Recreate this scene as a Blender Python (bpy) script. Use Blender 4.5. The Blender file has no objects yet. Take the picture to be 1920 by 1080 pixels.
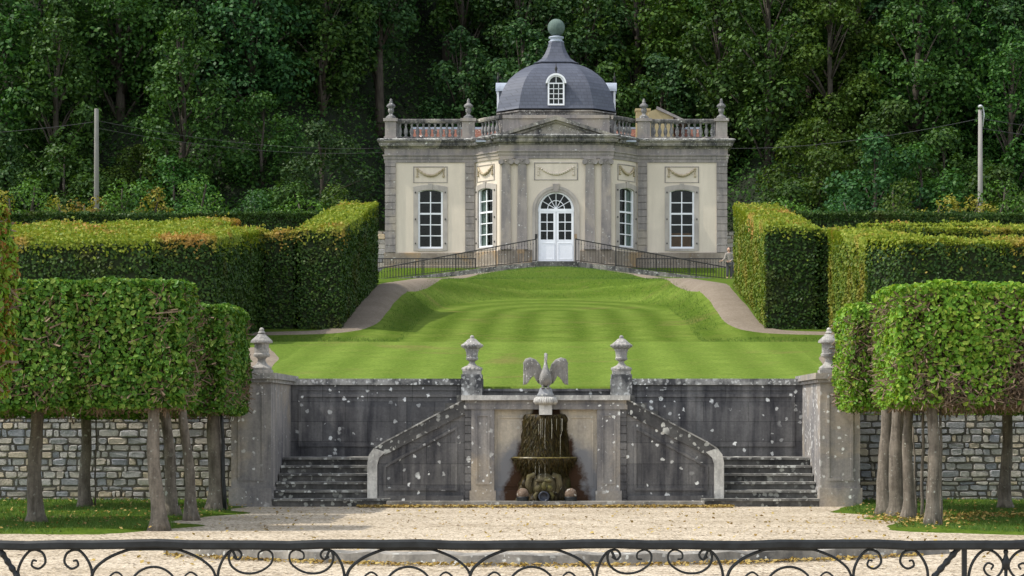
import bpy, math, random
import numpy as np
from mathutils import Vector, Matrix
R = math.radians
PI = math.pi
random.seed(7); rng = np.random.default_rng(7)
scene = bpy.context.scene
COL = scene.collection

# ------------------------------------------------------------------ camera, sky, sun, exposure
CX, EYE, F, VX, VY = 0.31, 1.7, 4000.0, 1053.0, 785.0     # photo pixels (1920 wide): focal, vanishing point
cam_d = bpy.data.cameras.new("camera")
cam = bpy.data.objects.new("camera", cam_d); COL.objects.link(cam)
cam.location = (CX, 0, EYE); cam.rotation_euler = (R(90), 0, 0)
cam_d.sensor_width = 36; cam_d.lens = 36 * F / 1920
cam_d.shift_x = -(VX - 960) / 1920; cam_d.shift_y = (VY - 540) / 1920
cam_d.clip_start = 0.5; cam_d.clip_end = 2000
scene.camera = cam

SUN_EL, SUN_AZ = 54.0, (-0.985, -0.17)                    # height; horizontal direction towards the sun
sd = Vector((SUN_AZ[0] * math.cos(R(SUN_EL)), SUN_AZ[1] * math.cos(R(SUN_EL)), math.sin(R(SUN_EL)))).normalized()
world = bpy.data.worlds.new("World"); scene.world = world; world.use_nodes = True
wn = world.node_tree
sky = wn.nodes.new("ShaderNodeTexSky"); sky.sky_type = 'NISHITA'; sky.sun_disc = False
sky.sun_elevation = R(SUN_EL); sky.sun_rotation = math.atan2(sd.x, sd.y)
sky.air_density = 1.0; sky.dust_density = 1.0; sky.ozone_density = 1.0
bgn = wn.nodes["Background"]; bgn.inputs[1].default_value = 0.15
hsv = wn.nodes.new('ShaderNodeHueSaturation'); hsv.inputs['Saturation'].default_value = .38; hsv.inputs['Value'].default_value = 1.15   # thin bright cloud
wn.links.new(sky.outputs[0], hsv.inputs['Color']); wn.links.new(hsv.outputs[0], bgn.inputs[0])
sun_d = bpy.data.lights.new("sun", 'SUN'); sun_d.energy = 2.0; sun_d.angle = R(0.6); sun_d.color = (1, .94, .84)
sun = bpy.data.objects.new("sun", sun_d); COL.objects.link(sun)
sun.rotation_euler = sd.to_track_quat('Z', 'Y').to_euler(); sun.location = (-60, 20, 90)
scene.view_settings.view_transform = 'Standard'; scene.view_settings.look = 'None'
scene.view_settings.exposure = 0.92; scene.view_settings.gamma = 1

# ------------------------------------------------------------------ helpers
def X(px, d): return CX + (px - VX) / F * d               # photo column -> x at depth d
def Z(py, d): return EYE - (py - VY) / F * d              # photo row -> z at depth d
WL = {}
def wloc(o): return WL.get(o.name, Vector((0, 0, 0)))
def tag(o, label, cat, group=None):
    o['label'] = label; o['category'] = cat
    if group: o['group'] = group
    return o
def kind(o, k): o['kind'] = k; return o
def thing(name, loc, label=None, cat=None, group=None):
    o = bpy.data.objects.new(name, None); COL.objects.link(o); o.location = loc
    o.empty_display_size = .2
    WL[o.name] = Vector(loc)
    if label: tag(o, label, cat, group)
    return o
def dup(root, loc, rz=0, sc=1.0, label=None):
    r = root.copy(); COL.objects.link(r); r.location = loc; r.rotation_euler = (0, 0, rz)
    r.scale = (sc, sc, sc) if not isinstance(sc, tuple) else sc
    WL[r.name] = Vector(loc)
    if label: r['label'] = label
    for ch in list(root.children):
        c = ch.copy(); COL.objects.link(c); c.parent = r
        for g in list(ch.children):
            k = g.copy(); COL.objects.link(k); k.parent = c
    return r
def link_mesh(name, me, mat, parent=None, base=None):
    o = bpy.data.objects.new(name, me); COL.objects.link(o)
    if mat: me.materials.append(mat)
    if parent is not None:
        o.parent = parent; WL[o.name] = wloc(parent)
    return o
def build(name, V, Fc, mat, parent=None, smooth=False):
    V = np.asarray(V, dtype=np.float64).reshape(-1, 3)
    if parent is not None: off = np.array(wloc(parent))
    else: off = np.array(((V[:, 0].min() + V[:, 0].max()) / 2, (V[:, 1].min() + V[:, 1].max()) / 2, V[:, 2].min()))
    me = bpy.data.meshes.new(name)
    me.from_pydata((V - off).tolist(), [], Fc); me.update()
    if smooth: me.polygons.foreach_set('use_smooth', [True] * len(me.polygons))
    o = link_mesh(name, me, mat, parent)
    if parent is None: o.location = off; WL[o.name] = Vector(off)
    return o
def rebase(o):
    """world-coordinate mesh of a top-level thing: nothing to do, kept for clarity"""
    return o

class MB:
    def __init__(s): s.v = []; s.f = []
    def add(s, V, Fc):
        n = len(s.v); s.v += [tuple(p) for p in V]; s.f += [tuple(i + n for i in f) for f in Fc]; return s
    def box(s, x0, x1, y0, y1, z0, z1, fn=None):
        V = [(x, y, z) for z in (z0, z1) for y in (y0, y1) for x in (x0, x1)]
        if fn: V = [fn(*p) for p in V]
        return s.add(V, [(0, 2, 3, 1), (4, 5, 7, 6), (0, 1, 5, 4), (1, 3, 7, 5), (3, 2, 6, 7), (2, 0, 4, 6)])
    def lbox(s, u0, u1, o0, o1, z0, z1, fn, n=1):
        """box in a wall's own frame (along, outwards, up), cut in n along the wall"""
        for i in range(n):
            a = u0 + (u1 - u0) * i / n; b = u0 + (u1 - u0) * (i + 1) / n
            s.box(a, b, o1, o0, z0, z1, lambda u, o, z: fn(u, o, z)) if n == 1 else None
        if n > 1:
            us = [u0 + (u1 - u0) * i / n for i in range(n + 1)]
            V = []
            for u in us: V += [fn(u, o0, z0), fn(u, o1, z0), fn(u, o1, z1), fn(u, o0, z1)]
            Fc = []
            for i in range(n):
                for k in range(4):
                    a = i * 4 + k; b = i * 4 + (k + 1) % 4
                    Fc.append((a, a + 4, b + 4, b))
            Fc += [(0, 1, 2, 3), tuple(n * 4 + k for k in (3, 2, 1, 0))]
            s.add(V, Fc)
        return s
    def strip(s, us, zlo, zhi, o0, o1, fn):
        """band along u between two height curves"""
        V = []
        for u, a, b in zip(us, zlo, zhi): V += [fn(u, o0, a), fn(u, o1, a), fn(u, o1, b), fn(u, o0, b)]
        n = len(us) - 1; Fc = []
        for i in range(n):
            for k in range(4):
                a = i * 4 + k; b = i * 4 + (k + 1) % 4
                Fc.append((a, a + 4, b + 4, b))
        Fc += [(0, 1, 2, 3), tuple(n * 4 + k for k in (3, 2, 1, 0))]
        return s.add(V, Fc)
    def ring(s, pin, pout, o0, o1, fn, closed=False):
        """frame between two outlines of equal length in (u,z)"""
        V = []
        for (a, b), (c, d) in zip(pin, pout): V += [fn(a, o0, b), fn(a, o1, b), fn(c, o1, d), fn(c, o0, d)]
        n = len(pin); Fc = []
        for i in range(n if closed else n - 1):
            j = (i + 1) % n
            for k in range(4): Fc.append((i * 4 + k, j * 4 + k, j * 4 + (k + 1) % 4, i * 4 + (k + 1) % 4))
        if not closed: Fc += [(0, 1, 2, 3), tuple((n - 1) * 4 + k for k in (3, 2, 1, 0))]
        return s.add(V, Fc)
    def prism(s, poly, o0, o1, fn):
        n = len(poly)
        V = [fn(u, o0, z) for u, z in poly] + [fn(u, o1, z) for u, z in poly]
        Fc = [tuple(range(n)), tuple(range(2 * n - 1, n - 1, -1))] + [(i, i + n, (i + 1) % n + n, (i + 1) % n) for i in range(n)]
        return s.add(V, Fc)
    def tube(s, pts, r, seg=8, cap=True, flat=None):
        pts = [Vector(p) for p in pts]; n = len(pts)
        rr = r if isinstance(r, (list, tuple)) else [r] * n
        V = []; prev = None
        for i, p in enumerate(pts):
            t = (pts[min(i + 1, n - 1)] - pts[max(i - 1, 0)]).normalized()
            if prev is None:
                a = Vector((0, 0, 1)) if abs(t.z) < .9 else Vector((0, 1, 0))
                u = t.cross(a).normalized()
            else:
                u = (prev - t * prev.dot(t)).normalized()
            prev = u; w = t.cross(u)
            for k in range(seg):
                an = 2 * PI * k / seg
                V.append(p + (u * math.cos(an) + w * math.sin(an)) * rr[i])
        Fc = []
        for i in range(n - 1):
            for k in range(seg):
                a = i * seg + k; b = i * seg + (k + 1) % seg
                Fc.append((a, b, b + seg, a + seg))
        if cap: Fc += [tuple(range(seg - 1, -1, -1)), tuple((n - 1) * seg + k for k in range(seg))]
        return s.add(V, Fc)
    def lathe(s, prof, c, seg=16, sq=None, rot=0):
        V = []; cx, cy, cz = c
        for r, z in prof:
            for k in range(seg):
                an = 2 * PI * (k + .5) / seg + rot
                V.append((cx + r * math.cos(an), cy + r * math.sin(an), cz + z))
        Fc = []
        for i in range(len(prof) - 1):
            for k in range(seg):
                a = i * seg + k; b = i * seg + (k + 1) % seg
                Fc.append((a, b, b + seg, a + seg))
        Fc += [tuple(range(seg - 1, -1, -1)), tuple((len(prof) - 1) * seg + k for k in range(seg))]
        return s.add(V, Fc)
    def sphere(s, c, r, seg=16, rings=10, sc=(1, 1, 1)):
        V = []
        for i in range(1, rings):
            th = PI * i / rings
            for k in range(seg):
                an = 2 * PI * k / seg
                V.append((c[0] + r * sc[0] * math.sin(th) * math.cos(an), c[1] + r * sc[1] * math.sin(th) * math.sin(an), c[2] - r * sc[2] * math.cos(th)))
        V += [(c[0], c[1], c[2] - r * sc[2]), (c[0], c[1], c[2] + r * sc[2])]
        b, t = len(V) - 2, len(V) - 1; Fc = []
        for i in range(rings - 2):
            for k in range(seg):
                a = i * seg + k; e = i * seg + (k + 1) % seg
                Fc.append((a, e, e + seg, a + seg))
        for k in range(seg):
            Fc.append((b, (k + 1) % seg, k)); Fc.append((t, (rings - 2) * seg + k, (rings - 2) * seg + (k + 1) % seg))
        return s.add(V, Fc)
    def sweep(s, path, prof):
        """profile (out, z) carried along a plan polyline (x, d) with mitred corners; out is to the right-hand viewer side"""
        n = len(path); V = []
        for i in range(n):
            def dirn(a, b):
                t = Vector((path[b][0] - path[a][0], path[b][1] - path[a][1])).normalized(); return Vector((t.y, -t.x))
            n0 = dirn(i - 1, i) if i > 0 else dirn(0, 1)
            n1 = dirn(i, i + 1) if i < n - 1 else n0
            m = (n0 + n1)
            m = m / max(.2, (1 + n0.dot(n1)))
            for o, z in prof: V.append((path[i][0] + m.x * o, path[i][1] + m.y * o, z))
        k = len(prof); Fc = []
        for i in range(n - 1):
            for j in range(k):
                a = i * k + j; b = i * k + (j + 1) % k
                Fc.append((a, b, b + k, a + k))
        Fc += [tuple(range(k - 1, -1, -1)), tuple((n - 1) * k + j for j in range(k))]
        return s.add(V, Fc)
    def done(s, name, mat, parent=None, smooth=False): return build(name, s.v, s.f, mat, parent, smooth)

def flat(cx, y0): return lambda u, o, z: (cx + u, y0 - o, z)
def ident(x, y, z): return (x, y, z)

# fast scattering of leaf-sized faces
LEAF4 = (np.array([[0, -.5, 0], [.34, .02, .08], [0, .5, 0], [-.34, .02, .08]]), [(0, 1, 2, 3)])
LEAF6 = (np.array([[0, -.5, 0], [.33, -.18, .10], [.25, .25, .10], [0, .55, 0], [-.25, .25, .10], [-.33, -.18, .10]]), [(0, 1, 2, 3), (0, 3, 4, 5)])
BLADE = (np.array([[-.09, 0, 0], [.09, 0, 0], [.0, 1, .25]]), [(0, 1, 2)])
TWIG = (np.array([[-.035, -.5, 0], [.035, -.5, 0], [.02, .5, .06], [-.02, .5, .06]]), [(0, 1, 2, 3)])
def scatter_mesh(name, P, N, S, tpl, up=None):
    P = np.asarray(P, float); N = np.asarray(N, float); S = np.asarray(S, float)
    N = N / np.maximum(np.linalg.norm(N, axis=1, keepdims=True), 1e-6)
    A = rng.normal(size=P.shape) if up is None else np.asarray(up, float)
    T = np.cross(A, N); T /= np.maximum(np.linalg.norm(T, axis=1, keepdims=True), 1e-6)
    B = np.cross(N, T)
    tp, fs = tpl; k = len(tp)
    V = (P[:, None, :] + S[:, None, None] * (tp[None, :, 0:1] * T[:, None, :] + tp[None, :, 1:2] * B[:, None, :] + tp[None, :, 2:3] * N[:, None, :])).reshape(-1, 3)
    n = len(P)
    loops = []; starts = []; L = sum(len(f) for f in fs)
    base = np.concatenate([np.array(f) for f in fs])
    li = (base[None, :] + (np.arange(n) * k)[:, None]).ravel()
    st = []; a = 0
    for f in fs: st.append(a); a += len(f)
    ls = (np.array(st)[None, :] + (np.arange(n) * L)[:, None]).ravel()
    me = bpy.data.meshes.new(name)
    me.vertices.add(len(V)); me.vertices.foreach_set('co', V.ravel().astype(np.float32))
    me.loops.add(len(li)); me.loops.foreach_set('vertex_index', li.astype(np.int32))
    me.polygons.add(len(ls)); me.polygons.foreach_set('loop_start', ls.astype(np.int32))
    me.update(calc_edges=True); me.validate()
    return me
_ph = rng.uniform(0, 6.28, (24,)); _dr = rng.normal(size=(24, 3))
def wob(P, f):
    """smooth pseudo-noise in about -1..1"""
    P = np.asarray(P, float) * f; s = 0
    for i in range(8):
        s = s + np.sin(P @ _dr[i] * (1 + .35 * i) + _ph[i]) / (1 + .25 * i)
    return s / 3.2

# ------------------------------------------------------------------ materials
def new_mat(name):
    m = bpy.data.materials.new(name); m.use_nodes = True
    nt = m.node_tree; b = nt.nodes['Principled BSDF']
    return m, nt, b
def N(nt, t, **kw):
    n = nt.nodes.new(t)
    for k, v in kw.items():
        if k.startswith('i_'):
            key = k[2:]
            key = int(key) if key.isdigit() else key.replace('_', ' ')
            n.inputs[key].default_value = v
        else: setattr(n, k, v)
    return n
def mixc(nt, fac, a, b, mode='MIX'):
    n = nt.nodes.new('ShaderNodeMix'); n.data_type = 'RGBA'; n.blend_type = mode
    for i, v in ((0, fac), (6, a), (7, b)):
        if isinstance(v, (int, float)): n.inputs[i].default_value = v
        elif isinstance(v, tuple): n.inputs[i].default_value = (*v, 1)
        else: nt.links.new(v, n.inputs[i])
    return n.outputs[2]
def ramp(nt, src, p0, p1, c0=(0, 0, 0), c1=(1, 1, 1)):
    n = nt.nodes.new('ShaderNodeValToRGB'); e = n.color_ramp.elements
    e[0].position = p0; e[1].position = p1; e[0].color = (*c0, 1); e[1].color = (*c1, 1)
    nt.links.new(src, n.inputs[0]); return n.outputs[0]
def math_(nt, op, a, b=None, c=None):
    n = nt.nodes.new('ShaderNodeMath'); n.operation = op
    for i, v in enumerate((a, b, c)):
        if v is None: continue
        if isinstance(v, (int, float)): n.inputs[i].default_value = v
        else: nt.links.new(v, n.inputs[i])
    return n.outputs[0]
def pos(nt, scale=None):
    g = nt.nodes.new('ShaderNodeNewGeometry').outputs['Position']
    if scale is None: return g
    m = nt.nodes.new('ShaderNodeVectorMath'); m.operation = 'MULTIPLY'; m.inputs[1].default_value = scale
    nt.links.new(g, m.inputs[0]); return m.outputs[0]
def noise(nt, vec, scale, detail=4, rough=.6, dist=0):
    n = N(nt, 'ShaderNodeTexNoise'); n.inputs['Scale'].default_value = scale; n.inputs['Detail'].default_value = detail
    n.inputs['Roughness'].default_value = rough; n.inputs['Distortion'].default_value = dist
    nt.links.new(vec, n.inputs['Vector']); return n.outputs['Fac']
def bump(nt, b, h, strength=.3, dist=.02):
    n = nt.nodes.new('ShaderNodeBump'); n.inputs['Strength'].default_value = strength; n.inputs['Distance'].default_value = dist
    nt.links.new(h, n.inputs['Height']); nt.links.new(n.outputs[0], b.inputs['Normal'])

def stone(name, light, dark, scale=1.2, lo=.42, hi=.62, streak=.5, lichen=0., lichen_c=(.62, .62, .57), fine=.35, rough=.85, bmp=.35, third=None, lsc=7, joints=False):
    m, nt, b = new_mat(name)
    p = pos(nt); n1 = noise(nt, p, scale, 6, .65)
    n2 = noise(nt, pos(nt, (1, 1, .13)), scale * 5, 4, .6)
    s = math_(nt, 'ADD', math_(nt, 'MULTIPLY', n1, 1 - streak), math_(nt, 'MULTIPLY', n2, streak))
    c = mixc(nt, ramp(nt, s, lo, hi), dark, light)
    if third: c = mixc(nt, ramp(nt, noise(nt, p, scale * .6, 5, .6, .5), .52, .66), c, third)
    f = noise(nt, p, 22, 6, .7)
    c = mixc(nt, fine, c, ramp(nt, f, .25, .75, (.25,) * 3, (1, 1, 1)), 'MULTIPLY') if fine else c
    if joints:                                             # courses of large blocks
        sj = nt.nodes.new('ShaderNodeSeparateXYZ'); nt.links.new(p, sj.inputs[0]); cj = nt.nodes.new('ShaderNodeCombineXYZ')
        nt.links.new(sj.outputs[0], cj.inputs[0]); nt.links.new(sj.outputs[2], cj.inputs[1])
        bj = N(nt, 'ShaderNodeTexBrick'); nt.links.new(cj.outputs[0], bj.inputs['Vector']); bj.inputs['Scale'].default_value = 1
        bj.inputs['Brick Width'].default_value = .93; bj.inputs['Row Height'].default_value = .41; bj.inputs['Mortar Size'].default_value = .006
        bj.inputs['Color1'].default_value = (.72, .72, .74, 1); bj.inputs['Color2'].default_value = (1.15, 1.13, 1.1, 1); bj.inputs['Mortar'].default_value = (.35, .35, .35, 1)
        c = mixc(nt, .8, c, bj.outputs['Color'], 'MULTIPLY')
    if lichen:
        v = N(nt, 'ShaderNodeTexVoronoi'); v.inputs['Scale'].default_value = lsc
        mp = nt.nodes.new('ShaderNodeVectorMath'); mp.operation = 'ADD'
        nv = N(nt, 'ShaderNodeTexNoise'); nv.inputs['Scale'].default_value = 14; nt.links.new(p, nv.inputs['Vector'])
        sc = nt.nodes.new('ShaderNodeVectorMath'); sc.operation = 'SCALE'; sc.inputs['Scale'].default_value = .09
        nt.links.new(nv.outputs['Color'], sc.inputs[0]); nt.links.new(p, mp.inputs[0]); nt.links.new(sc.outputs[0], mp.inputs[1])
        nt.links.new(mp.outputs[0], v.inputs['Vector'])
        def spots(vn, am):
            cs = nt.nodes.new('ShaderNodeSeparateColor'); nt.links.new(vn.outputs['Color'], cs.inputs[0])
            sz = math_(nt, 'MULTIPLY_ADD', cs.outputs[1], .28, .12)
            return math_(nt, 'MULTIPLY', ramp(nt, cs.outputs[0], 1 - am, 1 - am + .01), ramp(nt, math_(nt, 'SUBTRACT', v_d(vn), sz), .0, .11, (1, 1, 1), (0, 0, 0)))
        v_d = lambda vn: vn.outputs['Distance']
        v2 = N(nt, 'ShaderNodeTexVoronoi'); v2.inputs['Scale'].default_value = lsc * 2.3; nt.links.new(mp.outputs[0], v2.inputs['Vector'])
        clump = ramp(nt, noise(nt, p, 1.1, 3), .44, .60)
        if joints: clump = math_(nt, 'MAXIMUM', clump, ramp(nt, sj.outputs[2], .93, .97) if 0 else math_(nt, 'MULTIPLY', math_(nt, 'GREATER_THAN', sj.outputs[2], 2.05), .9))
        sel = math_(nt, 'MAXIMUM', math_(nt, 'MULTIPLY', spots(v, lichen), clump), math_(nt, 'MULTIPLY', spots(v2, lichen * 2.2), math_(nt, 'MULTIPLY_ADD', clump, .6, .4)))
        c = mixc(nt, sel, c, lichen_c)
    nt.links.new(c, b.inputs['Base Color']); b.inputs['Roughness'].default_value = rough
    b.inputs['Specular IOR Level'].default_value = .25
    bump(nt, b, f, bmp, .012)
    return m
def plain(name, c, rough=.6, metal=0, var=.2, scale=6, spec=.3):
    m, nt, b = new_mat(name)
    n = noise(nt, pos(nt), scale, 5, .6)
    k = mixc(nt, ramp(nt, n, .3, .7), tuple(v * (1 - var) for v in c), tuple(min(1, v * (1 + var)) for v in c))
    nt.links.new(k, b.inputs['Base Color']); b.inputs['Roughness'].default_value = rough; b.inputs['Metallic'].default_value = metal
    b.inputs['Specular IOR Level'].default_value = spec
    return m
def leafmat(name, cols, patch=None, patch_scale=.5, trans=.3, rough=.5, objvar=0., patch_lo=.5, patch_hi=.65):
    """cols: list of leaf colours picked at random per leaf; patch: another colour where a broad noise is high"""
    m, nt, b = new_mat(name)
    g = nt.nodes.new('ShaderNodeNewGeometry')
    r = nt.nodes.new('ShaderNodeValToRGB'); r.color_ramp.interpolation = 'LINEAR'
    e = r.color_ramp.elements
    while len(e) < len(cols): e.new(.5)
    for i, cc in enumerate(cols): e[i].position = i / max(1, len(cols) - 1); e[i].color = (*cc, 1)
    nt.links.new(g.outputs['Random Per Island'], r.inputs[0]); c = r.outputs[0]
    if patch:
        nz = noise(nt, g.outputs['Position'], patch_scale, 4, .65)
        c = mixc(nt, ramp(nt, nz, patch_lo, patch_hi), c, patch)
    if objvar:
        oi = nt.nodes.new('ShaderNodeObjectInfo'); h = nt.nodes.new('ShaderNodeHueSaturation')
        nt.links.new(math_(nt, 'MULTIPLY_ADD', oi.outputs['Random'], objvar * .07, .5 - objvar * .035), h.inputs['Hue'])
        nt.links.new(math_(nt, 'MULTIPLY_ADD', oi.outputs['Random'], objvar, 1 - objvar * .5), h.inputs['Value'])
        nt.links.new(c, h.inputs['Color']); c = h.outputs[0]
    nt.links.new(c, b.inputs['Base Color']); b.inputs['Roughness'].default_value = rough; b.inputs['Specular IOR Level'].default_value = .16
    if trans:
        t = nt.nodes.new('ShaderNodeBsdfTranslucent'); mx = nt.nodes.new('ShaderNodeMixShader'); mx.inputs[0].default_value = trans
        tc = mixc(nt, 1.0, c, (1.0, 1.0, .45), 'MULTIPLY'); nt.links.new(tc, t.inputs['Color'])
        out = nt.nodes['Material Output']
        nt.links.new(b.outputs[0], mx.inputs[1]); nt.links.new(t.outputs[0], mx.inputs[2]); nt.links.new(mx.outputs[0], out.inputs[0])
    return m

M = {}
M['cream'] = stone('cream_stucco', (.80, .70, .57), (.64, .56, .455), .5, .34, .66, .6, 0, fine=.22, bmp=.15, third=(.68, .595, .485))
M['greystone'] = stone('grey_limestone', (.38, .338, .305), (.205, .187, .182), .9, .38, .62, .5, .03, fine=.35, third=(.41, .355, .29))
M['surround'] = stone('window_limestone', (.52, .47, .41), (.36, .325, .295), 1.1, .36, .64, .4, 0, fine=.25)
M['cornice'] = stone('weathered_cornice_stone', (.26, .24, .22), (.06, .059, .062), 1.1, .42, .60, .5, .10, fine=.4, third=(.40, .36, .30))
M['plinth'] = stone('stained_plinth_stone', (.36, .31, .25), (.20, .16, .12), .9, .35, .65, .35, .03, fine=.35, third=(.40, .27, .14))
M['baluster'] = stone('baluster_stone', (.28, .27, .255), (.12, .12, .125), 2.5, .4, .6, .4, .06, fine=.35)
M['dark'] = stone('blackened_terrace_stone', (.24, .233, .225), (.048, .048, .055), .8, .38, .62, .62, .05, joints=True, fine=.5, third=(.15, .145, .14), lsc=4.5, lichen_c=(.82, .82, .78))
M['pier'] = stone('mottled_pier_stone', (.40, .37, .335), (.15, .147, .155), .9, .36, .60, .55, .08, fine=.5, third=(.46, .39, .30), lsc=6, lichen_c=(.8, .8, .76))
M['step'] = stone('mossy_step_stone', (.17, .163, .15), (.036, .036, .035), 1.5, .36, .64, .3, .22, (.36, .36, .32), fine=.5, lsc=4)
M['coping'] = stone('lichened_coping_stone', (.40, .39, .36), (.07, .07, .072), 2.2, .42, .58, .15, .42, fine=.45, lsc=5, lichen_c=(.72, .72, .68))
M['pale'] = stone('pale_lichened_stone', (.68, .66, .61), (.27, .262, .25), 2.5, .36, .6, .3, .2, fine=.35)
M['urn'] = stone('urn_stone', (.48, .45, .40), (.18, .175, .17), 3.2, .38, .62, .3, .16, fine=.35, lsc=11)
M['swan'] = stone('swan_stone', (.36, .345, .315), (.17, .167, .163), 4, .36, .64, .35, .06, fine=.3, lsc=16)
M['kerb'] = stone('kerb_stone', (.40, .37, .32), (.12, .115, .105), 1.6, .36, .6, .2, .12, fine=.4)
M['white'] = plain('white_paint', (.82, .83, .85), .45, var=.04)
M['iron'] = plain('dark_iron', (.011, .013, .014), .45, .0, .6, 14, .35)
M['iron_far'] = plain('black_railing_paint', (.025, .024, .024), .6, 0, .3)
M['lead'] = plain('lead_sheet', (.33, .37, .43), .5, 0, .15)
M['copper'] = stone('verdigris_copper', (.15, .205, .175), (.075, .11, .098), 2.5, .35, .65, .5, 0, fine=.25)
M['concrete'] = stone('pole_concrete', (.30, .285, .26), (.22, .21, .195), 2, .35, .65, .4, 0, fine=.2)
M['bark'] = stone('grey_bark', (.25, .215, .172), (.095, .08, .062), 3.5, .38, .62, .5, .06, (.32, .33, .28), fine=.5, bmp=.8, lsc=12)
M['darkbark'] = stone('forest_bark', (.10, .085, .065), (.05, .042, .032), 2, .4, .6, .5, 0, fine=.4)
M['twig'] = plain('brown_twigs', (.17, .12, .078), .8, 0, .4, 9)
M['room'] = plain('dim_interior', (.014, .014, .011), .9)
M['curtain'] = plain('pale_curtain', (.45, .50, .52), .9, 0, .06)
M['redbrick'] = stone('red_clay', (.25, .105, .07), (.15, .065, .045), 2.2, .38, .62, .3, .06, fine=.3)
M['ochre'] = stone('ochre_render', (.46, .37, .20), (.34, .27, .15), 1.2, .35, .65, .3, 0, fine=.12)
M['skin'] = plain('skin', (.52, .32, .23), .55, 0, .08)
M['cloth_light'] = plain('pale_tunic', (.27, .24, .21), .85, 0, .12)
M['cloth_dark'] = plain('dark_trousers', (.075, .07, .075), .85, 0, .12)
M['hair'] = plain('dark_hair', (.05, .03, .022), .6, 0, .2)
M['wire'] = plain('wire', (.05, .05, .055), .6)
M['lamp_metal'] = plain('lamp_metal', (.5, .52, .54), .4, .3)
M['wood'] = plain('weathered_wood', (.30, .21, .13), .75, 0, .2)

# glass
m, nt, b = new_mat('window_glass'); M['glass'] = m
tr = nt.nodes.new('ShaderNodeBsdfTransparent'); tr.inputs[0].default_value = (.72, .76, .73, 1)
gl = nt.nodes.new('ShaderNodeBsdfGlossy'); gl.inputs['Roughness'].default_value = .03
mx = nt.nodes.new('ShaderNodeMixShader'); mx.inputs[0].default_value = .014
nt.links.new(tr.outputs[0], mx.inputs[1]); nt.links.new(gl.outputs[0], mx.inputs[2]); nt.links.new(mx.outputs[0], nt.nodes['Material Output'].inputs[0])

# slate: rows of brick pattern over height and the direction round the dome
m, nt, b = new_mat('slate'); M['slate'] = m
sx = nt.nodes.new('ShaderNodeSeparateXYZ'); nt.links.new(pos(nt), sx.inputs[0])
cb = nt.nodes.new('ShaderNodeCombineXYZ')
nt.links.new(math_(nt, 'ADD', sx.outputs[0], math_(nt, 'MULTIPLY', sx.outputs[1], .62)), cb.inputs[0]); nt.links.new(sx.outputs[2], cb.inputs[1])
br = N(nt, 'ShaderNodeTexBrick'); nt.links.new(cb.outputs[0], br.inputs['Vector'])
br.inputs['Color1'].default_value = (.060, .068, .095, 1); br.inputs['Color2'].default_value = (.080, .090, .120, 1); br.inputs['Mortar'].default_value = (.042, .048, .064, 1)
br.inputs['Scale'].default_value = 1; br.inputs['Brick Width'].default_value = .34; br.inputs['Row Height'].default_value = .19; br.inputs['Mortar Size'].default_value = .014
c = mixc(nt, .5, br.outputs['Color'], ramp(nt, noise(nt, pos(nt, (1, 1, .3)), 1.6, 5), .3, .7, (.55, .55, .58), (1, 1, 1)), 'MULTIPLY')
nt.links.new(c, b.inputs['Base Color']); b.inputs['Roughness'].default_value = .5
bump(nt, b, br.outputs['Fac'], -.4, .02)

# quoin stone with joints handled in geometry; ground materials
m, nt, b = new_mat('gravel'); M['gravel'] = m
p = pos(nt); v = N(nt, 'ShaderNodeTexVoronoi'); v.inputs['Scale'].default_value = 26; nt.links.new(pos(nt, (1, .8, 1)), v.inputs['Vector'])
hs = nt.nodes.new('ShaderNodeSeparateColor'); nt.links.new(v.outputs['Color'], hs.inputs[0])
c = ramp(nt, hs.outputs[0], 0, 1, (.33, .27, .19), (.70, .605, .47))
c = mixc(nt, ramp(nt, hs.outputs[1], .93, .95), c, (.13, .10, .07))
big = noise(nt, pos(nt, (.6, 1, 1)), .7, 8, .72); c = mixc(nt, .8, c, ramp(nt, big, .34, .60, (.66, .63, .58), (1, 1, 1)), 'MULTIPLY')
spots = noise(nt, p, 3.2, 6, .75); c = mixc(nt, ramp(nt, spots, .62, .72), c, (.22, .17, .11))
nt.links.new(c, b.inputs['Base Color']); b.inputs['Roughness'].default_value = .95; b.inputs['Specular IOR Level'].default_value = .1
bump(nt, b, math_(nt, 'ADD', v.outputs['Distance'], noise(nt, p, 6, 5)), .7, .03)

m, nt, b = new_mat('path_gravel'); M['path'] = m
p = pos(nt); c = mixc(nt, ramp(nt, noise(nt, p, 14, 5, .7), .3, .7), (.17, .138, .105), (.28, .235, .182))
c = mixc(nt, .5, c, ramp(nt, noise(nt, p, .9, 4), .35, .65, (.7, .68, .64), (1, 1, 1)), 'MULTIPLY')
nt.links.new(c, b.inputs['Base Color']); b.inputs['Roughness'].default_value = .95; b.inputs['Specular IOR Level'].default_value = .1
bump(nt, b, noise(nt, p, 20, 5), .6, .03)

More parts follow.
